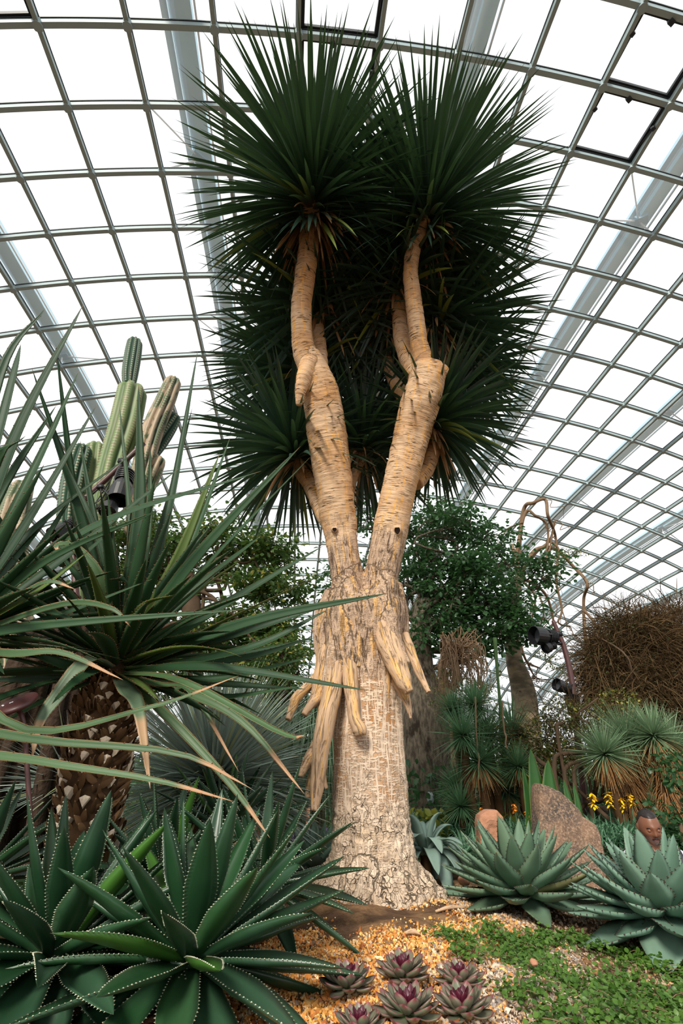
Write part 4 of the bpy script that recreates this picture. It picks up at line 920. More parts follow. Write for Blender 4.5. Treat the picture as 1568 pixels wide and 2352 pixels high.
def spot(par, c, d, L, R, label=None, bracket=None):
    d = nrm(np.asarray(d, float)); b_ = basis(d); m = MB(); c = np.asarray(c)
    prof = [(.0005, -L*.5), (R*.62, -L*.5), (R*.70, -L*.46)]
    for k in range(5): z = -L*.44+k*L*.07; prof += [(R*.82, z), (R*.82, z+L*.03), (R*.66, z+L*.032), (R*.66, z+L*.065)]
    prof += [(R*.78, -.05*L), (R, .12*L), (R*1.02, .5*L), (R*.96, .5*L), (R*.92, .2*L), (R*.9, .19*L), (.0005, .19*L)]
    lathe(m, prof, 20, b_, c); o = m.build('lamp_head', [M_BLK], par, smooth=False)
    if label: o['label'] = label
    m = MB(); lathe(m, [(.0005, .2*L), (R*.88, .2*L)], 20, b_, c+d*.003); l = m.build('lens', [M_LENS]); l.parent = o
    for v in l.data.vertices: v.co -= par.location
    if bracket is not None:
        m = MB(); s = b_[:, 0]; tube(m, [c+s*R*.8, (c+s*R*1.1+bracket)/2, bracket], [R*.12]*3, 8, 8); tube(m, [c-s*R*.8, (c-s*R*1.1+bracket)/2, bracket], [R*.12]*3, 8, 8); box(m, bracket, R*.8, R*.8, R*.5); m.build('bracket', [M_BLK], par)
Yl = 3.75
lp = empty('spotlight_pole', (P(175, 1500, Yl)[0], Yl, 0), 'dark red pole with black spotlights in front of the cactus', 'spotlight pole')
pp = [P(176, 1850, Yl), P(176, 1500, Yl), P(172, 1330, Yl), P(168, 1210, Yl), P(188, 1155, Yl), P(255, 1090, Yl), P(330, 1018, Yl)]; pp[0][2] = -.1
m = MB(); tube(m, pp, [.028]*7, 50, 12); m.build('pole', [M_RED], lp)
spot(lp, P(282, 1115, Yl-.12), (.12, -.2, -1), .40, .10, bracket=P(283, 1062, Yl)); spot(lp, P(254, 1160, Yl-.15), (.12, -.35, -.9), .22, .075, bracket=P(232, 1120, Yl)); spot(lp, P(150, 1215, Yl-.1), (-.3, -.5, -.8), .26, .08, bracket=P(172, 1195, Yl)); spot(lp, P(188, 1258, Yl-.1), (.5, -.5, -.6), .2, .07, bracket=P(172, 1250, Yl))
m = MB(); r = np.random.RandomState(6)
for k in range(4):
    a_, e_ = pp[5]+r.randn(3)*.05, pp[4]+r.randn(3)*.05; tube(m, [a_, (a_+e_)/2-V3(0, 0, .12+.08*r.rand()), e_], [.006]*3, 10, 6)
m.build('cable', [M_BLK], lp)
Yr = 7.2
rp = empty('spotlight_pole', (P(1322, 1700, Yr)[0], Yr, 0), 'dark leaning pole with four black spotlights before the brown bush', 'spotlight pole')
pp = [P(1324, 1800, Yr), P(1320, 1640, Yr), P(1312, 1560, Yr), P(1296, 1490, Yr), P(1280, 1450, Yr), P(1270, 1426, Yr)]; pp[0][2] = 0
m = MB(); tube(m, pp, [.045, .045, .042, .04, .035, .03], 30, 10); m.build('pole', [M_RED], rp)
spot(rp, P(1250, 1462, Yr-.1), (-1, -.3, .02), .40, .14, 'largest spotlight of the right pole', bracket=P(1280, 1457, Yr)); spot(rp, P(1262, 1485, Yr-.1), (-1, -.3, -.4), .20, .08, bracket=P(1286, 1478, Yr)); spot(rp, P(1292, 1578, Yr-.1), (-1, -.4, .3), .24, .09, bracket=P(1316, 1572, Yr)); spot(rp, P(1315, 1620, Yr-.15), (-.1, -.5, 1), .26, .10, bracket=P(1320, 1615, Yr))
c = P(988, 1833, 8.2); o = empty('garden_bollard', (c[0], c[1], 0), 'small pale grey knob beside the foot of the swollen trunk', 'bollard')
m = MB(); lathe(m, [(math.sin(a)*.055+.0005, -math.cos(a)*.085) for a in np.linspace(0, PI, 12)], 18, o=c); m.build('cap', [plain('pale_grey_plastic', (.42, .47, .50), .4)], o)
m = MB(); tube(m, [V3(c[0], c[1], -.05), c-V3(0, 0, .07)], [.02, .02], 2, 8); m.build('post', [M_BLK], o)

# ================================================================== BACKGROUND TREES
def leaflets(m, cen, rad, n, size, seed, shell=.45, mi=0, asp=.42, droop=.3, flat=.3):
    """n small leaves in an ellipsoid"""
    r = np.random.RandomState(seed); d = nrm(r.randn(n, 3)); q = np.asarray(cen)+d*np.asarray(rad)*(shell+(1-shell)*r.rand(n)**.5)[:, None]*(1+.18*np.sin(d[:, :1]*9+seed)*np.sin(d[:, 2:]*8))
    D = nrm(d*.5+r.randn(n, 3)*.7+V3(0, 0, -droop)); blades(m, q, D, size*(.6+.8*r.rand(n)), size*asp*(.6+.5*r.rand(n)), ref=r.randn(n, 3)*flat+V3(0, 0, 1), R=4, droop=.5, prof='leaflet', fold=.3, rnd=r.rand(n), mi=mi)
    return q
def sprays(m, cen, rad, n, size, seed, k=16, spread=.33):
    """leaves gathered in small sprays, leaving gaps between them"""
    r = np.random.RandomState(seed); d = nrm(r.randn(k, 3)); h = np.asarray(cen)+d*np.asarray(rad)*(.35+.75*r.rand(k)**.6)[:, None]
    pick = r.randint(0, k, n); rr = np.array([1, 1, .45])*spread*(.5+.8*r.rand(k))[pick][:, None]; q = h[pick]+r.randn(n, 3)*rr*.6
    D = nrm(q-h[pick]+r.randn(n, 3)*.12+V3(0, 0, -.05)); blades(m, q, D, size*(.6+.8*r.rand(n)), size*.36*(.6+.5*r.rand(n)), ref=r.randn(n, 3)*.35+V3(0, 0, 1), R=4, droop=.6, prof='leaflet', fold=.3, rnd=r.rand(n))
    return h
def wander(a, b, k, amp, r):
    a, b = np.asarray(a, float), np.asarray(b, float); t = np.linspace(0, 1, k)[:, None]; p = a*(1-t)+b*t; L = np.linalg.norm(b-a); p[1:-1] += r.randn(k-2, 3)*amp*L; return p
def tree_bg(name, label, cat, trunk, Y, clusters, leafm, barkm, seed, size=.09, dens=1.0, forks=None, bw=.04, bend=.10):
    r = np.random.RandomState(seed); Q = np.array([P(x, y, Y+(d or 0)) for x, y, w, d in trunk]); R = np.array([m_of(w, q)/2 for (x, y, w, d), q in zip(trunk, Q)])
    z0 = float(gz(Q[0][0], Q[0][1])); Q[0][2] = min(Q[0][2], z0)-.05
    o = empty(name, (Q[0][0], Q[0][1], z0), label, cat); m = MB(); C, rr = tube(m, Q, R, 40, 22, rough=.12); m.build('trunk', [barkm], o)
    m = MB(); mf = MB(); mt = MB()
    for i, (x, y, rx, ry, dY) in enumerate(clusters):
        c = P(x, y, Y+dY); ax, az = m_of(rx, c), m_of(ry, c); root = C[int((.70+.3*r.rand())*39)]
        w = wander(root, c, 6, bend, r); tube(m, w, np.linspace(bw*1.3, bw*.35, 6), 20, 7, rough=.1)
        rad = V3(ax, (ax+az)*.5, az); n = int(dens*rx*ry*.62)
        q = sprays(mf, c, rad*1.12, n, size, seed*31+i)
        for k in range(11):
            e = q[k]; tube(mt, wander(w[-2]*.5+c*.5 if k % 2 else c, e, 5, .13, r), np.linspace(bw*.35, .006, 5), 12, 5)
    m.build('branches', [barkm], o); mt.build('twigs', [barkm], o); mf.build('foliage', [leafm], o)
    return o
M_LF1 = leafmat('mid_green_tree_leaf', (.035, .085, .02), (.09, .17, .035), yellow=(.28, .26, .05), yfrac=.14, rough=.45, trans=.32)
M_LF2 = leafmat('dark_green_tree_leaf', (.024, .075, .028), (.06, .15, .045), rough=.42, trans=.30)
M_LF3 = leafmat('yellow_green_shrub_leaf', (.06, .10, .02), (.16, .19, .04), yellow=(.36, .30, .05), yfrac=.25, rough=.5, trans=.25)
M_LF4 = leafmat('fresh_green_creeper_leaf', (.040, .11, .014), (.12, .23, .035), rough=.42, trans=.20, spec=.35)
M_LFV = leafmat('variegated_leaf', (.05, .12, .02), (.45, .42, .06), rough=.5, trans=.2)
t = NT('grey_swollen_bark'); ob = t.obj(); n1 = t.noise(t.scale(ob, (1, 1, .45)), 3.2, 5, .65); n2 = t.noise(t.scale(ob, (1, 1, .3)), 26, 4, .6)
c = t.mix(t.ramp(n2, .35, .65), (.065, .052, .038), (.17, .14, .10)); c = t.mix(t.ramp(n1, .55, .66), c, (.03, .022, .016)); t.bump(n2, .02); M_BOT = t.fin(c, .9, .2)
t = NT('speckled_tan_bark'); ob = t.obj(); n1 = t.noise(ob, 9, 5, .7); n2 = t.noise(t.scale(ob, (1, 1, 2.2)), 3, 4)
c = t.mix(t.ramp(n2, .40, .62), (.33, .25, .16), (.15, .12, .08)); c = t.mix(t.ramp(n1, .60, .70), c, (.06, .05, .035)); t.bump(n1, .01); M_SPK = t.fin(c, .85, .2)
M_TWIG = plain('pale_brown_twig', (.24, .155, .09), .8, .2, var=.35, sc=5); M_BRN = plain('brown_branch', (.10, .065, .04), .85, .2, var=.4, sc=6)

tree_bg('swollen_trunk_tree', 'leafy tree with swollen grey bottle shaped trunk behind the big trunk', 'tree',
  [(975, 1880, 108, 0), (978, 1800, 120, 0), (978, 1700, 126, 0), (972, 1640, 116, 0), (968, 1570, 84, 0), (966, 1530, 56, 0), (965, 1460, 50, 0), (975, 1380, 44, 0)], 9.0,
  [(1000, 1180, 42, 40, 0), (960, 1230, 55, 45, .3), (1060, 1200, 60, 45, -.3), (1120, 1230, 55, 40, 0), (1010, 1290, 75, 55, 0), (1090, 1300, 70, 50, -.5), (1160, 1290, 50, 40, 0), (960, 1350, 60, 50, .5), (1040, 1380, 75, 50, -.4),
   (1120, 1390, 65, 50, -.2), (1180, 1380, 50, 45, -.3), (1000, 1440, 60, 45, -.4), (1080, 1450, 60, 40, -.4), (1150, 1450, 60, 40, -.3), (1205, 1440, 30, 30, -.4), (900, 1220, 45, 35, .6), (850, 1190, 40, 30, .6), (880, 1320, 50, 40, .6), (800, 1300, 45, 30, .6), (1245, 1290, 34, 22, -.3), (1255, 1330, 30, 16, -.3), (760, 1350, 34, 22, .6)], M_LF2, M_BOT, 3, size=.105, dens=.42)
tree_bg('broadleaf_tree', 'round leafy tree behind the sword leaved plant, spreading bare boughs', 'tree',
  [(455, 1750, 40, 0), (445, 1500, 40, 0), (440, 1400, 44, 0), (432, 1350, 42, 0), (425, 1320, 36, 0)], 9.5,
  [(290, 1240, 50, 40, 0), (350, 1220, 55, 35, .3), (420, 1250, 60, 35, 0), (480, 1215, 50, 25, -.3), (560, 1250, 60, 40, 0), (620, 1255, 50, 28, -.2), (640, 1290, 45, 28, 0), (300, 1320, 60, 45, .3), (380, 1310, 50, 30, .6), (520, 1300, 50, 25, .4), (590, 1340, 60, 28, -.2),
   (650, 1350, 60, 25, -.2), (300, 1420, 60, 45, .5), (370, 1460, 60, 50, .4), (450, 1470, 60, 40, 0), (540, 1430, 60, 35, 0), (620, 1440, 60, 35, 0), (590, 1500, 60, 40, .2), (500, 1530, 60, 40, .2), (400, 1560, 60, 45, .4), (650, 1490, 45, 35, 0)], M_LF1, M_BRN, 5, size=.12, dens=.62)
# creeper covered dark tree between the two
tree_bg('climber_covered_tree', 'dark slender tree draped in climbers left of the hanging roots', 'tree',
  [(640, 1850, 46, 0), (650, 1700, 44, 0), (655, 1600, 30, 0), (650, 1500, 20, 0)], 8.2,
  [(650, 1480, 40, 40, 0), (655, 1540, 42, 45, 0), (640, 1600, 45, 50, 0), (630, 1670, 50, 50, 0), (640, 1740, 50, 45, .1), (600, 1640, 40, 40, .2), (560, 1600, 40, 40, .2)], M_LF1, M_DK, 7, size=.07, dens=.9, bw=.02)

# bare tree with curling twigs, right
Yb = 9.9
o = empty('bare_curly_tree', (P(1205, 1700, Yb)[0], Yb, 0), 'speckled tan trunk with long bare curling branches against the roof', 'tree')
m = MB(); Q = [P(1215, 1800, Yb), P(1208, 1650, Yb), P(1200, 1580, Yb), P(1180, 1510, Yb), P(1178, 1440, Yb), P(1182, 1380, Yb), P(1190, 1330, Yb), P(1176, 1250, Yb)]; Q[0][2] = -.1
tube(m, Q, [m_of(w, Q[3])/2 for w in (62, 54, 50, 36, 24, 18, 14, 8)], 50, 20, rough=.08); m.build('trunk', [M_SPK], o)
br = [(7, [(1182, 1380), (1200, 1180), (1225, 1155), (1252, 1148), (1258, 1185), (1275, 1230), (1280, 1290)]), (5, [(1180, 1300), (1205, 1180), (1230, 1185), (1255, 1205), (1258, 1250), (1250, 1270)]),
      (6, [(1190, 1340), (1210, 1290), (1235, 1260), (1275, 1262), (1320, 1305), (1348, 1340), (1340, 1380), (1345, 1480), (1365, 1530), (1400, 1560)]), (5, [(1195, 1330), (1225, 1340), (1255, 1370), (1270, 1425), (1262, 1440)]),
      (4, [(1280, 1290), (1278, 1340), (1290, 1400), (1282, 1430), (1310, 1440)]), (4, [(1200, 1335), (1228, 1370), (1220, 1430)]), (4, [(1255, 1240), (1282, 1260), (1278, 1300)]), (3, [(1200, 1200), (1165, 1215), (1152, 1235)]),
      (5, [(1205, 1300), (1235, 1265), (1262, 1240), (1275, 1195)]), (4, [(1340, 1400), (1370, 1440), (1385, 1500), (1392, 1520)]), (4, [(1342, 1420), (1350, 1480), (1390, 1550)]), (3, [(1230, 1345), (1248, 1400), (1240, 1440)]), (3, [(1212, 1345), (1225, 1400), (1232, 1420)]),
      (4, [(1195, 1480), (1210, 1520), (1240, 1535)]), (3, [(1200, 1500), (1225, 1550), (1240, 1560)]), (3, [(1178, 1500), (1150, 1470), (1130, 1440)]), (3, [(1270, 1215), (1262, 1260), (1250, 1290), (1245, 1330)])]
m = MB(); r = np.random.RandomState(8)
for w, p in br:
    q = [P(x, y, Yb+r.randn()*.15) for x, y in p]; tube(m, q, np.linspace(m_of(w, q[0])/2*1.6, m_of(w, q[0])/2*.8, len(q)), len(q)*8, 7, rough=.1)
    for k in range(3):
        a_ = q[r.randint(1, len(q))]; tube(m, wander(a_, a_+r.randn(3)*.22-V3(0, 0, .3), 6, .12, r), np.linspace(.012, .004, 6), 16, 5)
m.build('curling_branches', [M_TWIG], o)
m = MB()
for i, (x, y) in enumerate([(1300, 1265), (1330, 1270), (1290, 1280), (1260, 1510), (1275, 1530), (1240, 1500), (1300, 1545)]): leaflets(m, P(x, y, Yb), (.22, .2, .08), 120, .035, 90+i, shell=.1)
m.build('sparse_leaves', [M_LF3], o)
# gnarled pale tree with hanging twigs
Yg = 7.6; o = empty('gnarled_tree', (P(1035, 1700, Yg)[0], Yg, 0), 'pale gnarled tree with a curtain of thin hanging twigs behind the swollen trunk', 'tree')
m = MB(); Q = [P(1050, 1780, Yg), P(1042, 1650, Yg), P(1022, 1590, Yg), P(1016, 1530, Yg), P(1030, 1490, Yg)]; Q[0][2] = 0; tube(m, Q, [.11, .09, .085, .06, .04], 40, 16, rough=.3)
Q = [P(1030, 1600, Yg), P(1048, 1550, Yg), P(1040, 1500, Yg), P(1020, 1470, Yg)]; tube(m, Q, [.06, .06, .04, .03], 24, 12, rough=.3); m.build('trunk', [plain('pale_gnarled_bark', (.33, .22, .13), .85, .2, var=.5, sc=9, bump=.02)], o)
m = MB(); r = np.random.RandomState(12)
for k in range(120):
    x = 1000+110*r.rand(); y = 1440+110*r.rand(); Y_ = Yg+r.randn()*.25; L = r.uniform(60, 180)
    p = [P(1035+r.randn()*8, 1500+r.randn()*12, Yg), P(x, y, Y_), P(x+r.uniform(-5, 25), y+L*.5, Y_), P(x+r.uniform(-15, 30), y+L, Y_)]; tube(m, spline(p, 7)+r.randn(7, 3)*.025, np.linspace(.010, .003, 7), 18, 4)
m.build('hanging_twigs', [M_TWIG], o)
m = MB()
for i in range(14): leaflets(m, P(1000+r.rand()*150, 1540+r.rand()*90, Yg-.1), (.2, .2, .12), 70, .03, 200+i, shell=.1)
m.build('sparse_leaves', [M_LF3], o)

# brown thicket, right
def thicket(name, label, blobs, Y, n, mat, lm, seed, L=.5, w=.006, leaves=60, lsize=.03):
    r = np.random.RandomState(seed); m = MB(); f = MB(); c0 = P(blobs[0][0], blobs[0][1], Y); o = empty(name, (c0[0], c0[1], 0), label, 'shrub')
    tot = sum(b[2]*b[3] for b in blobs)
    for x, y, rx, ry in blobs:
        c = P(x, y, Y); k = int(n*rx*ry/tot); d = nrm(r.randn(k, 3)); q = c+d*np.array([m_of(rx, c), m_of(rx, c)*.8, m_of(ry, c)])*(.2+.8*r.rand(k)**.5)[:, None]
        D = nrm(d*.7+r.randn(k, 3)*.8+V3(0, 0, .1)); blades(m, q, D, L*(.5+r.rand(k)), w*(.4+.9*r.rand(k)), ref=r.randn(k, 3), R=7, droop=1.6*r.rand(k), prof='strap', fold=.6, rnd=r.rand(k), curl=r.randn(k)*2)
        leaflets(f, c, (m_of(rx, c), m_of(rx, c)*.8, m_of(ry, c)), int(leaves*rx*ry/tot), lsize, int(x+y), shell=.55)
    m.build('tangled_twigs', [mat], o); f.build('foliage', [lm], o)
    m = MB(); c = P(blobs[-1][0], blobs[-1][1], Y)
    for k in range(9): tube(m, wander(V3(c[0]+r.randn()*.25, c[1]+r.randn()*.25, -.05), c+r.randn(3)*.5+V3(0, 0, .3), 6, .06, r), np.linspace(.035, .012, 6), 20, 6)
    m.build('stems', [M_BRN], o); return o
M_THK = leafmat('brown_thicket_twig', (.07, .045, .022), (.17, .105, .05), rough=.85, spec=.1, trans=.05)
M_OLV = leafmat('olive_thicket_leaf', (.035, .045, .012), (.09, .10, .025), rough=.6, trans=.12)
thicket('brown_thicket', 'huge rounded tangle of brown twigs at the right edge', [(1450, 1470, 90, 62), (1400, 1530, 70, 60), (1500, 1500, 90, 80), (1560, 1450, 60, 60), (1480, 1580, 110, 70), (1560, 1570, 80, 80), (1390, 1590, 50, 40), (1500, 1640, 110, 40)], 8.6, 15000, M_THK, M_OLV, 4, L=.55, w=.0055, leaves=12000, lsize=.05)
thicket('yellowish_shrub', 'loose yellow green shrub with twisted stems behind the tall rock', [(1290, 1640, 50, 40), (1240, 1700, 45, 50), (1310, 1700, 55, 45), (1180, 1740, 45, 40), (1360, 1650, 50, 40), (1420, 1620, 50, 40), (1150, 1700, 30, 40), (1280, 1740, 50, 24)], 6.6, 900, M_THK, M_LF3, 6, L=.4, w=.004, leaves=4300, lsize=.035)
o = empty('twisted_stem_shrub', (P(1320, 1830, 6.3)[0], 6.3, 0), 'bare twisted brown stems rising behind the tall rock', 'shrub')
m = MB(); r = np.random.RandomState(2)
for w, p in [(13, [(1285, 1830), (1276, 1800), (1273, 1750), (1283, 1733), (1330, 1728), (1345, 1722)]), (12, [(1285, 1830), (1262, 1780), (1240, 1750), (1215, 1730)]), (12, [(1310, 1850), (1297, 1790), (1303, 1760), (1318, 1752), (1346, 1750)]), (11, [(1315, 1840), (1318, 1780), (1335, 1755), (1352, 1740), (1360, 1700)]), (9, [(1283, 1735), (1280, 1690), (1290, 1660)])]:
    q = [P(x, y, 6.3) for x, y in p]; q[0][2] = -.05; tube(m, q, [m_of(w, q[1])/2*(1-.08*i) for i in range(len(q))], 26, 8, rough=.15)
m.build('twisted_stems', [M_BRN], o)
# broad upright leaves behind the rock
M_BRD = leafmat('broad_upright_leaf', (.02, .09, .02), (.05, .17, .03), edge=(.30, .34, .05), edge0=.86, rough=.45, trans=.2)
o = empty('broad_leaved_plant', (P(1262, 1860, 5.9)[0], 5.9, 0), 'group of broad upright green leaves with yellow margins behind the rock', 'plant')
m = MB(); Cs, Ws = [], []
for (x0, y0, x1, y1, w) in [(1240, 1900, 1258, 1745, 40), (1222, 1880, 1218, 1720, 36), (1250, 1880, 1225, 1790, 26), (1292, 1860, 1294, 1790, 20), (1308, 1860, 1316, 1797, 16), (1270, 1890, 1275, 1800, 20), (1205, 1880, 1200, 1760, 22)]:
    a_, b_ = P(x0, y0, 5.9), P(x1, y1, 5.9); a_[2] = min(a_[2], 0); C = spline([a_, (a_+b_)/2+V3(.02, -.05, 0), b_], 11); Cs.append(C); Ws.append(m_of(w, b_)/2*PROF['broad'](np.linspace(0, 1, 11))+.001)
ribbons(m, np.array(Cs), np.array(Ws), np.tile([[.2, -1, .2]], (7, 1)), fold=.3, thick=.006); m.build('leaves', [M_BRD], o)
# tall green bamboo-like stalk
m = MB(); tube(m, [P(1160, 1800, 6.9), P(1150, 1640, 6.9), P(1143, 1560, 6.9), P(1136, 1465, 6.9)], [.03, .025, .02, .03], 20, 8); tag(m.build('flower_stalk', [plain('green_stalk', (.06, .13, .03), .6)]), 'tall straight green stalk left of the bare curly tree', 'stalk')
for (x, y0, y1, lab) in [(1095, 1790, 1600, 'thin dry brown flower stalk over the left spiky tufts'), (1157, 1720, 1610, 'thin dry brown flower stalk right of the other dry one')]:
    m = MB(); tube(m, spline([P(x+6, y0, 6.2), P(x, (y0+y1)/2, 6.2), P(x-5, y1, 6.2)], 9)+np.random.RandomState(1).randn(9, 3)*.006, [.010]*9, 20, 6, rough=.3); tag(m.build('dry_stalk', [M_TWIG]), lab, 'stalk')

# ================================================================== SPIKY TUFTED TREES (yucca like)
M_YUC = leafmat('yucca_leaf', (.08, .20, .085), (.18, .33, .16), base=(.02, .05, .02), basew=.2, tip=(.3, .25, .12), tip0=.96, rough=.45, trans=.12)
M_YUC2 = leafmat('pale_yucca_leaf', (.13, .24, .12), (.27, .38, .22), base=(.03, .07, .03), basew=.25, tip=(.4, .35, .2), tip0=.96, rough=.45, trans=.14)
yl = [(1062, 1690, 62, 0, 'upper left of the clump'), (1090, 1620, 52, 0, 'topmost of the clump'), (1178, 1685, 72, 0, 'large one at the right of the clump'), (1100, 1750, 62, 60, 'middle one with a straw coloured skirt'), (1052, 1810, 50, 30, 'lower left of the clump'),
      (1160, 1815, 58, 30, 'lower right of the clump'), (1058, 1852, 44, 0, 'lowest of the clump near the flowers'), (1120, 1690, 55, 0, 'centre back of the clump'), (1040, 1630, 40, 0, 'dark one beside the gnarled tree'), (1190, 1760, 46, 20, 'half hidden behind the shrub leaves')]
for i, (x, y, rp_, dd, lab) in enumerate(yl): tuft(x, y, 6.4+(i % 3)*.25, rp_*1.3, 320, 'green spiky tuft, '+lab+' left of the rock', M_YUC, 100+i, w=.008, a1=135, droop=.12, name='spiky_tuft', group='spiky tufts left of the tall rock', dead=dd*3, R=5)
yr = [(1388, 1732, 72, 90, 'leftmost of the right hand clump'), (1438, 1698, 80, 90, 'tallest in the middle of the right hand clump'), (1500, 1690, 72, 60, 'back one of the right hand clump'), (1540, 1722, 84, 120, 'pale one at the right edge')]
for i, (x, y, rp_, dd, lab) in enumerate(yr): tuft(x, y, 6.0+(i % 2)*.3, rp_*1.15, 420, 'green spiky tuft with straw skirt, '+lab, M_YUC2, 120+i, w=.0085, a1=130, droop=.12, name='spiky_tuft', group='spiky tufts at the right edge', dead=dd*4, R=5)
# straw coloured shaggy trunks under them
for x, y0, y1, w, Y, lab in [(1530, 1880, 1740, 46, 6.1, 'shaggy straw covered trunk at the right edge'), (1440, 1850, 1730, 34, 6.3, 'shaggy trunk hidden under the right spiky tufts')]:
    A, B = P(x, y0, Y), P(x-8, y1, Y); A[2] = min(A[2], float(gz(A[0], A[1]))); r = np.random.RandomState(x); o = empty('shaggy_trunk', A, lab, 'trunk')
    m = MB(); tube(m, [A-V3(0, 0, .1), (A+B)/2, B], [m_of(w, A)/2]*3, 10, 12, rough=.1); m.build('trunk', [M_FIB], o)
    m = MB(); n = 900; tt = r.rand(n)[:, None]; th = r.rand(n)*2*PI; rd = np.column_stack([np.cos(th), np.sin(th), 0*th]); blades(m, A*(1-tt)+(B+V3(0, 0, .1))*tt+rd*m_of(w, A)*.45, rd*.8-V3(0, 0, .3), .16+.12*r.rand(n), .004, R=5, droop=1.8, prof='needle', rnd=r.rand(n)); m.build('hanging_dead_leaves', [M_SKIRT], o)

# ================================================================== LOW PLANTING
def carpet(name, label, cat, pts, mat, n_per, L, w, seed, a1=85, droop=.9, z=0.02):
    """one uncountable carpet of little tufts"""
    r = np.random.RandomState(seed); m = MB(); N = len(pts)*n_per; b = np.repeat(pts, n_per, 0); ph = r.rand(N)*2*PI; el = r.rand(N)**.6*math.radians(a1)
    D = np.column_stack([np.cos(ph)*np.sin(el), np.sin(ph)*np.sin(el), np.cos(el)]); B = b+D*.01
    blades(m, B, D, L*(.6+.7*r.rand(N)), w*(.7+.6*r.rand(N)), R=5, droop=droop, prof='sword', fold=.4, rnd=r.rand(N))
    return tag(m.build(name, [mat]), label, cat, kind='stuff')
M_SEN = leafmat('sea_green_narrow_leaf', (.06, .17, .09), (.15, .30, .17), rough=.5, trans=.15)
r = np.random.RandomState(77); p = np.column_stack([r.uniform(.3, 6.0, 9000), 3.9+4.6*r.rand(9000)**1.1])
k = (pathd(p[:, 0], p[:, 1]) > .50) & ((p[:, 1] > np.interp(p[:, 0], pathp[:, 0], pathp[:, 1])) | ((p[:, 0] > .8) & (p[:, 1] > 3.95))) & (np.abs(p[:, 0]-.1)+.3*np.abs(p[:, 1]-3.5) > .7)
p = p[k]; z = gz(p[:, 0], p[:, 1]); k = r.rand(len(p)) < 1.2; P3 = np.column_stack([p, z+.03+.10*r.rand(len(p))])
carpet('ground_cover_bed', 'bed of sea green narrow leaved ground cover behind the rocks', 'ground cover', P3[:5200], M_SEN, 9, .17, .010, 5)
# creeping round leaved plant in front
m = MB(); r = np.random.RandomState(31); ms = MB()
n0 = 950; q = np.column_stack([r.uniform(.42, 3.2, n0*6), r.uniform(1.5, 3.0, n0*6)])
pat = np.sin(q[:, 0]*7+1.3*np.sin(q[:, 1]*6))*np.sin(q[:, 1]*8.5+q[:, 0]*3)
ytop = np.interp(q[:, 0], [.42, .56, .62, .75, .95, 1.2, 1.7, 2.4], [1.9, 2.2, 2.75, 2.65, 2.70, 2.62, 2.45, 2.2]); xl = np.interp(q[:, 1], [1.5, 1.8, 2.1, 2.4, 3], [.56, .52, .50, .60, .64])
k = (pat+r.randn(len(q))*.35 > -.42) & (q[:, 1] < ytop) & (q[:, 0] > xl); q = q[k][:n0*2]
q = np.vstack([q, np.column_stack([.40+.16*r.rand(30), 2.25+.3*r.rand(30)])])
for x, y in q[::2]:
    a_ = V3(x, y, float(gz(x, y))+.006); e = a_+np.array([r.randn()*.05, r.randn()*.05, .012+.02*r.rand()]); tube(ms, [a_, (a_+e)/2+V3(0, 0, .012), e], [.0012, .0012, .0008], 5, 4)
N = len(q)*14; b = np.repeat(np.column_stack([q, gz(q[:, 0], q[:, 1])]), 14, 0)+r.randn(N, 3)*[.026, .026, 0]+np.column_stack([0*r.rand(N), 0*r.rand(N), .008+.034*r.rand(N)])
D = r.randn(N, 3)*[1, 1, .35]; blades(m, b, D, .0155*(.6+.8*r.rand(N)), .0068*(.7+.6*r.rand(N)), ref=r.randn(N, 3)*.45+V3(0, -.25, 1), R=5, droop=.2, prof='leaflet', fold=.15, rnd=r.rand(N))
ms_o = ms; m.add(np.concatenate(ms.V), [np.concatenate(v) for v in ms.Fq.values()], np.tile([[.5, .1, .5, 1]], (sum(len(v) for v in ms.V), 1)), mi=1) if len(ms.Fq) == 1 else [m.add(np.concatenate(ms.V), [np.concatenate(v)], mi=1) for v in list(ms.Fq.values())]
tag(m.build('creeping_ground_cover', [M_LF4, M_TWIG]), 'bright green creeping plant with tiny round leaves over the gravel', 'ground cover', kind='stuff')
# undergrowth filling the back beds
def under(name, label, cat, area, n, mat, size, seed, hz=.3, stuff=True):
    r = np.random.RandomState(seed); m = MB(); x0, x1, y0, y1 = area; p = np.column_stack([r.uniform(x0, x1, n), r.uniform(y0, y1, n)]); p = p[pathd(p[:, 0], p[:, 1]) > .75]; n = len(p)
    hgt = hz*(.5+.5*np.sin(p[:, 0]*1.7+seed)*np.sin(p[:, 1]*1.3)+.3); b = np.column_stack([p, gz(p[:, 0], p[:, 1])+hgt*r.rand(n)])
    blades(m, b, r.randn(n, 3)+V3(0, 0, .6), size*(.5+.8*r.rand(n)), size*.28*(.6+.6*r.rand(n)), ref=r.randn(n, 3)*.5+V3(0, 0, 1), R=4, droop=.5, prof='leaflet', fold=.3, rnd=r.rand(n))
    return tag(m.build(name, [mat]), label, cat, kind='stuff')
under('back_undergrowth', 'dark mixed undergrowth filling the far beds', 'undergrowth', (-14, 14, 7.5, 13), 26000, M_LF2, .14, 3, .75)
under('far_undergrowth', 'low green planting along the far end of the dome', 'undergrowth', (-26, 26, 13, 26), 16000, M_LF1, .32, 4, 1.2)
under('left_litter_growth', 'leafy low growth at the left behind the path light', 'undergrowth', (-5, -.9, 2.7, 6.5), 9000, M_LF2, .09, 5, .35)
under('variegated_patch', 'yellow variegated leaves at the foot of the swollen trunk', 'ground cover', (.6, 2.3, 6.4, 8.2), 2600, M_LFV, .14, 6, .2)
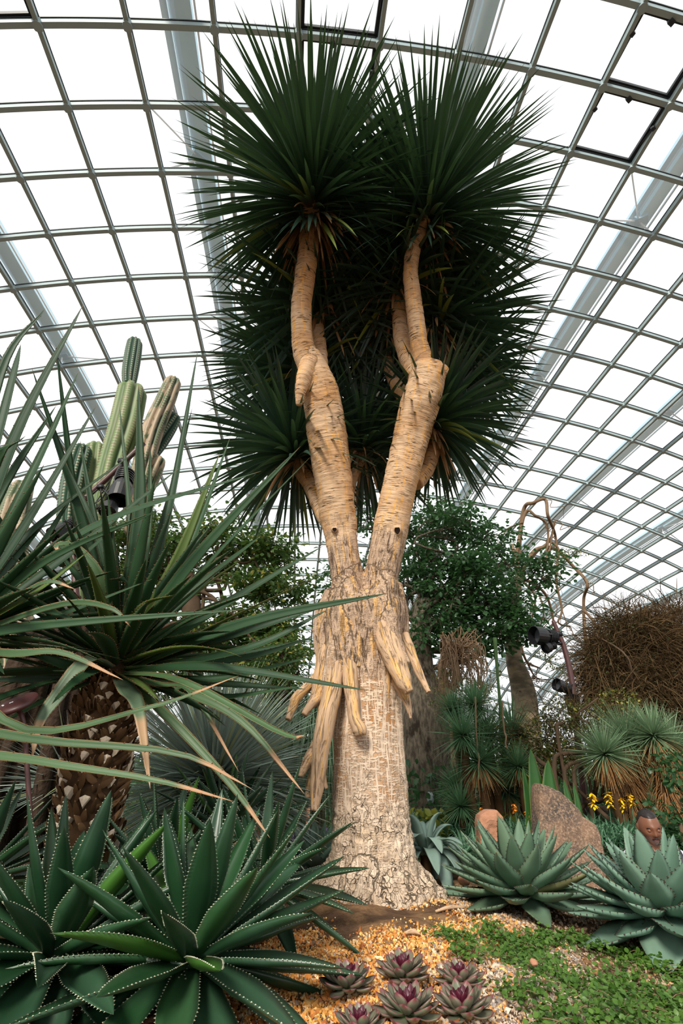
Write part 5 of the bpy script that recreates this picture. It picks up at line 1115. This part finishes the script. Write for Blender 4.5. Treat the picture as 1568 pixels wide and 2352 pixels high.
# crassula bush at the right edge
c = P(1560, 1890, 5.2); o = empty('jade_bush', (c[0], c[1], float(gz(c[0], c[1]))), 'dark glossy small leaved bush at the right edge', 'shrub'); m = MB()
for i in range(7): leaflets(m, c+np.random.RandomState(i).randn(3)*.18, (.2, .2, .18), 170, .05, 300+i, shell=.3, asp=.5)
m.build('foliage', [M_LF2], o); m = MB(); tube(m, [V3(c[0], c[1], -1.2), c], [.03, .02], 6, 7); m.build('stems', [M_BRN], o)
# yellow flower spikes
M_YF = plain('yellow_petal', (.85, .52, .02), .5, .3); M_OF = plain('orange_petal', (.90, .30, .03), .5, .3)
fl_ = [(1361, 1838, 1900, 14, 0, 'leftmost tall yellow flower spike above the rock shoulder'), (1397, 1835, 1905, 13, 0, 'yellow flower spike right of the tall one'), (1428, 1845, 1905, 11, 0, 'yellow flower spike left of the bald man'), (1448, 1836, 1890, 11, 0, 'yellow flower spike directly above the bald man'),
       (1535, 1903, 1950, 12, 0, 'yellow flower right of the bald man'), (1211, 1873, 1920, 9, 1, 'orange flower left of the tall rock, the lower one'), (1181, 1856, 1900, 8, 1, 'small orange flower above the middle agave'), (1222, 1860, 1900, 7, 0, 'small yellow flower beside the tall rock'), (1105, 1862, 1900, 6, 1, 'tiny orange flower above the pink stone')]
for x, y, y0, rr_, k_, lab in fl_:
    Y = 5.9; c = P(x, y, Y); g = P(x+8, y0, Y); L = m_of(rr_, c); o = empty('flower_spike', (g[0], g[1], float(gz(g[0], g[1]))), lab, 'flower', 'yellow and orange flower spikes')
    m = MB(); tube(m, [V3(g[0], g[1], float(gz(g[0], g[1]))), g, c], [.006, .005, .004], 10, 6); m.build('flower_stem', [M_SEN], o)
    m = MB(); r = np.random.RandomState(x); n = 34; th = r.rand(n)*2*PI; D = np.column_stack([np.cos(th), np.sin(th), -.6+.9*r.rand(n)])
    blades(m, c+np.column_stack([0*th, 0*th, (r.rand(n)-.5)*L*2.2]), D, L*1.0, L*.22, R=4, droop=.7, prof='leaflet', rnd=r.rand(n)); m.build('petals', [M_OF if k_ else M_YF], o)

# ================================================================== PEOPLE
def head_grid(nu=48, nv=40):
    th = np.arange(nu)/nu*2*PI; ph = np.linspace(0.001, PI-.001, nv); Pn, Tn = np.meshgrid(ph, th, indexing='ij')
    x = np.sin(Pn)*np.sin(Tn); y = -np.sin(Pn)*np.cos(Tn); z = np.cos(Pn); V = np.stack([x, y, z], -1)
    V = V*V3(.076, .097, .120)
    zz = V[..., 2]; jaw = 1-.30*np.clip(-zz/.12, 0, 1)**1.6; V[..., 0] *= jaw; V[..., 1] = V[..., 1]*(1-.10*np.clip(-zz/.12, 0, 1)); V[..., 1] += np.where(V[..., 1] > 0, -.25*np.clip(-zz/.12, 0, 1)*V[..., 1], 0)
    def bump(c, s, d):
        nonlocal V
        w = np.exp(-(((V-V3(*c))/V3(*s))**2).sum(-1)); V = V+w[..., None]*V3(*d)
    bump((0, -.095, .030), (.045, .05, .012), (0, -.006, 0)); bump((.031, -.085, .008), (.017, .04, .012), (0, .012, 0)); bump((-.031, -.085, .008), (.017, .04, .012), (0, .012, 0))
    bump((0, -.095, -.006), (.010, .05, .024), (0, -.016, 0)); bump((0, -.10, -.020), (.015, .05, .010), (0, -.012, 0)); bump((0, -.09, -.052), (.024, .05, .008), (0, -.008, 0)); bump((0, -.09, -.047), (.03, .05, .003), (0, .003, 0))
    bump((0, -.08, -.095), (.025, .05, .018), (0, -.010, 0)); bump((.045, -.07, -.020), (.02, .04, .02), (.003, -.005, 0)); bump((-.045, -.07, -.020), (.02, .04, .02), (-.003, -.005, 0))
    return V
def person(x, y, z0, H, face, pitch, label, skin, hairc, shirt, trousers, arms, beard=False, bald=False):
    o = empty('person', (x, y, z0), label, 'person'); k = H/1.70; ca, sa = math.cos(face), math.sin(face); Rz = np.array([[ca, -sa, 0], [sa, ca, 0], [0, 0, 1]])
    def T(v): return (np.asarray(v, float)*k)@Rz.T+V3(x, y, z0)
    cp, sp_ = math.cos(pitch), math.sin(pitch); Rh = np.array([[1, 0, 0], [0, cp, -sp_], [0, sp_, cp]]); hc = V3(0, -.02-.05*sp_, 1.575)
    hd = lambda V: (V.reshape(-1, 3)+V3(0, 0, .03))@Rh.T-V3(0, 0, .03)+hc
    sw = MB()
    def tb(m, pts, r, seg=16, sx=1.0, grow=0.0, n=None):
        Q = np.array(pts, float); C = spline(Q, n or len(Q)*5); rr = np.interp(np.linspace(0, len(Q)-1, len(C)), range(len(Q)), np.array(r)+grow)
        th = np.arange(seg)/seg*2*PI; Tn, X, Y = frames(C); V = C[:, None]+rr[:, None, None]*(np.cos(th)[None, :, None]*X[:, None]+np.sin(th)[None, :, None]*Y[:, None])
        V[..., 0] = C[:, None, 0]+(V[..., 0]-C[:, None, 0])*sx
        V = np.vstack([V.reshape(-1, 3), C[0], C[-1]]); a = np.arange(seg); b = (a+1) % seg; nn = len(C); q = (nn-1)*seg
        m.add(T(V), [grid_faces(1, nn, seg, True), np.stack([b, a, np.full(seg, nn*seg)], -1), np.stack([q+a, q+b, np.full(seg, nn*seg+1)], -1)])
    torso = ([(0, 0, .84), (0, 0, .95), (0, .01, 1.08), (0, 0, 1.26), (0, 0, 1.38), (0, 0, 1.44)], [.10, .125, .11, .13, .095, .05])
    neck = ([(0, .005, 1.38), (0, -.005, 1.46), (0, -.01, 1.54)], [.06, .054, .052])
    def leg(s): return ([(s*.085, 0, .92), (s*.095, 0, .70), (s*.10, -.01, .48), (s*.10, .015, .33), (s*.10, .02, .09)], [.095, .078, .056, .054, .038])
    def foot(s): return ([(s*.10, .045, .05), (s*.105, -.06, .045), (s*.11, -.16, .03)], [.042, .042, .026])
    def arm(s): e, w = arms[0 if s < 0 else 1]; return ([(s*.14, 0, 1.385), (s*.20, .0, 1.33), ((s*.20+e[0])/2, (e[1])/2, (1.33+e[2])/2), e, ((e[0]+w[0])/2, (e[1]+w[1])/2, (e[2]+w[2])/2), w], [.055, .055, .046, .040, .036, .026])
    tb(sw, *torso, 24, 1.38); tb(sw, *neck)
    for s in (-1, 1):
        tb(sw, *leg(s)); tb(sw, *foot(s), 12); a_ = arm(s); tb(sw, *a_, 12); e, w = np.array(arms[0 if s < 0 else 1][0]), np.array(arms[0 if s < 0 else 1][1]); d = nrm(w-e); sd = nrm(np.cross(d, V3(0, 0, 1))); upv = np.cross(sd, d)
        tb(sw, [w, w+d*.045, w+d*.085], [.026, .034, .030], 10)
        for f, (ln, of) in enumerate([(.072, -.028), (.08, -.010), (.075, .010), (.06, .027)]):
            b = w+d*.08+sd*of; tb(sw, [b, b+d*ln*.5-upv*.008, b+d*ln*.85-upv*.03], [.0095, .0088, .0075], 8)
        b = w+d*.025-sd*s*.025; tb(sw, [b, b-sd*s*.022+d*.03, b-sd*s*.022+d*.062-upv*.01], [.012, .010, .009], 8)
    g = head_grid(); hv = hd(g); nu, nv = 48, 40; sw.add(T(hv), [grid_faces(1, nv, nu, True)])
    for s in (-1, 1):   # ears
        th = np.arange(10)/10*2*PI; E_ = []
        for r_, xx in ((.001, .012), (.010, .010), (.016, .006), (.015, -.004)): E_.append(np.stack([np.full(10, s*(.076+xx)), .012+r_*.8*np.cos(th), -.004+r_*1.9*np.sin(th)], -1))
        sw.add(T(hd(np.array(E_))), [grid_faces(1, 4, 10, True)])
    V, Nn, fc = remesh('body', sw, .0065*k, [skin], smooth_it=1); mk('body', V, fc, [skin], o)
    # clothes
    m = MB(); tb(m, [(0, 0, .90)]+torso[0][2:5]+[(0, 0, 1.425)], [.128, .118, .138, .105, .065], 24, 1.40, .012)
    for s in (-1, 1): a_ = arm(s); tb(m, a_[0][:5], a_[1][:5], 14, 1, .014)
    V, Nn, fc = remesh('shirt', m, .010*k, [shirt], smooth_it=2); mk('shirt', V, fc, [shirt], o)
    m = MB(); tb(m, [(0, 0, .84), (0, 0, .96)], [.118, .128], 24, 1.36, .010)
    for s in (-1, 1): tb(m, *leg(s), 14, 1, .014)
    V, Nn, fc = remesh('trousers', m, .012*k, [trousers], smooth_it=2); mk('trousers', V, fc, [trousers], o)
    for s in (-1, 1): m = MB(); tb(m, *foot(s), 14, 1.05, .008); m.build('shoe', [M_BLK], o)
    # hair from the head surface
    gg = g.copy(); zz, yy, xx = gg[..., 2], gg[..., 1], gg[..., 0]
    line = (.074 if bald else .050)-np.clip(yy+.03, 0, .2)*1.25+(-.030 if not bald else 0)*np.abs(xx/.076)**3+(.02*np.abs(xx)/.076*np.clip(-yy/.09, 0, 1) if bald else 0)
    w = np.clip((zz-line)/.012, 0, 1); ears = (np.abs(xx) > .05) & (zz < .03) & (yy < .0); w[ears] = 0
    sc_ = 1+(.075 if not bald else .035)*w; hp = gg*sc_[..., None]; hp += np.random.RandomState(3).randn(*hp.shape)*.0012*w[..., None]
    q = grid_faces(1, nv, nu, True); keep = (w.reshape(-1)[q] > .25).all(1); m = MB(); m.add(T(hd(hp)), [q[keep]]); m.build('hair', [hairc], o)
    m = MB()
    for s in (-1, 1):
        tt = np.linspace(-1, 1, 7); ar = np.stack([s*.031+tt*.016, -.090+.010*tt**2+.004, .026-.004*tt**2], -1); C_ = hd(ar); tube(m, T(C_), np.array([.001, .0022, .003, .003, .003, .0022, .001])*k, 14, 6)
    if beard:
        for pts in ([(-.024, -.088, -.050), (-.012, -.101, -.040), (0, -.105, -.037), (.012, -.101, -.040), (.024, -.088, -.050)], [(-.016, -.088, -.078), (0, -.094, -.082), (.016, -.088, -.078)]):
            tube(m, T(hd(np.array(pts))), np.full(len(pts), .0045*k), 16, 6)
    m.build('eyebrows_and_beard' if beard else 'eyebrows', [hairc], o)
    m = MB()
    for s in (-1, 1):
        c = T(hd(np.array([[s*.031, -.078, .006]])))[0]; lathe(m, [(math.sin(a)*.0118*k+1e-5, -math.cos(a)*.0118*k) for a in np.linspace(0, PI, 9)], 14, o=c)
        d = nrm(T(hd(np.array([[s*.031, -.2, -.03]])))[0]-c); lathe(m, [(1e-5, .0123*k), (.0052*k, .0112*k)], 12, basis(d), c, mi=1)
    m.build('eyes', [plain('eye_white', (.65, .62, .58), .2), M_BLK], o)
    m = MB()
    for s in (-1, 1):
        c = T(hd(np.array([[s*.031, -.0775, .0068]])))[0]; d = nrm(T(hd(np.array([[s*.031, -.12, .045 if not bald else .012]])))[0]-c); lathe(m, [(math.sin(a)*.0132*k+1e-5, math.cos(a)*.0132*k) for a in np.linspace(0, 1.15 if not bald else 1.45, 7)], 14, basis(d), c)
    m.build('eyelids', [skin], o)
    m = MB(); tt = np.linspace(-1, 1, 9); tube(m, T(hd(np.stack([tt*.021, -.0985+.008*tt**2, -.052+.001*tt**2], -1))), np.array([.001, .003, .0042, .0046, .0044, .0046, .0042, .003, .001])*k, 18, 7); m.build('lips', [plain('lips', (.22, .08, .06), .45)], o)
    return o, T
def skinmat(n, c): t = NT(n); f = t.noise(t.obj(), 30, 3); cc = t.mix(f, tuple(v*.85 for v in c), tuple(v*1.12 for v in c)); t.b.inputs['Subsurface Weight'].default_value = .08; t.b.inputs['Subsurface Radius'].default_value = (.02, .008, .005); return t.fin(cc, .42, .4)
M_SK1 = skinmat('brown_skin', (.20, .082, .045)); M_SK2 = skinmat('tan_skin', (.38, .17, .10)); M_HAIR = plain('black_hair', (.014, .010, .009), .5, .4)
M_WSH = plain('white_shirt_cloth', (.72, .76, .82), .8, .1); M_NAVY = plain('dark_trouser_cloth', (.03, .035, .05), .85, .1)
t = NT('dark_checked_cloth'); w1 = t.new('ShaderNodeTexChecker'); w1.inputs['Scale'].default_value = 60; w1.inputs[1].default_value = (.03, .02, .05, 1); w1.inputs[2].default_value = (.10, .08, .16, 1); t.link(t.obj(), w1.inputs[0]); M_CHK = t.fin(w1.outputs[0], .85, .1)
c = P(1487, 1903, 4.30); zf = -1.32
o, T1 = person(c[0], c[1], zf+.02, (c[2]-zf)/1.575*1.70*.995, -.20, .30, 'bald fronted man with moustache in white shirt looking down, behind the right agave', M_SK1, M_HAIR, M_WSH, M_NAVY, [((-.25, -.05, 1.10), (-.08, -.27, 1.17)), ((.25, -.05, 1.10), (.08, -.27, 1.17))], beard=True, bald=True)
# phone in his hands, backpack over his shoulder
ph = MB(); cc = T1([0, -.37, 1.20]); box(ph, cc, .075, .010, .15, basis((0, -.5, .8)).T[[0, 2, 1]].T); tag(ph.build('mobile_phone', [M_BLK], smooth=False), 'black mobile phone held by the bald fronted man', 'phone')
bp = empty('backpack', T1([0, .16, 1.0]), 'black backpack with strap on the shoulder of the bald fronted man', 'backpack')
m = MB(); box(m, T1([-.04, .22, 1.18]), .30, .16, .46, np.array([[math.cos(.3), -math.sin(.3), 0], [math.sin(.3), math.cos(.3), 0], [0, 0, 1]])); b = m.build('bag', [M_BLK], bp); bv = b.modifiers.new('b', 'BEVEL'); bv.width = .04; bv.segments = 3
for s in (-1, 1):
    C_ = spline([T1([s*.12, .15, 1.42]), T1([s*.125, .03, 1.475]), T1([s*.125, -.10, 1.42]), T1([s*.13, -.16, 1.25]), T1([s*.15, -.10, 1.08]), T1([s*.16, .12, 1.02])], 24); m = MB(); ribbons(m, C_[None], np.full((1, 24), .030), np.array([T1([0, -1, 1.6])-T1([0, 0, 1.2])]), fold=0, thick=.012); m.build('strap', [plain('charcoal_webbing', (.03, .035, .045), .6)], bp)
c = P(712, 1868, 5.9)
o, T2 = person(c[0], c[1], zf+.02, (c[2]-zf)/1.575*1.70*.995, .35, .1, 'dark haired man in dark checked shirt half hidden behind the longest hanging root', M_SK2, M_HAIR, M_CHK, M_NAVY, [((-.25, .03, 1.10), (-.26, -.08, .86)), ((.25, .03, 1.10), (.26, -.08, .86))])
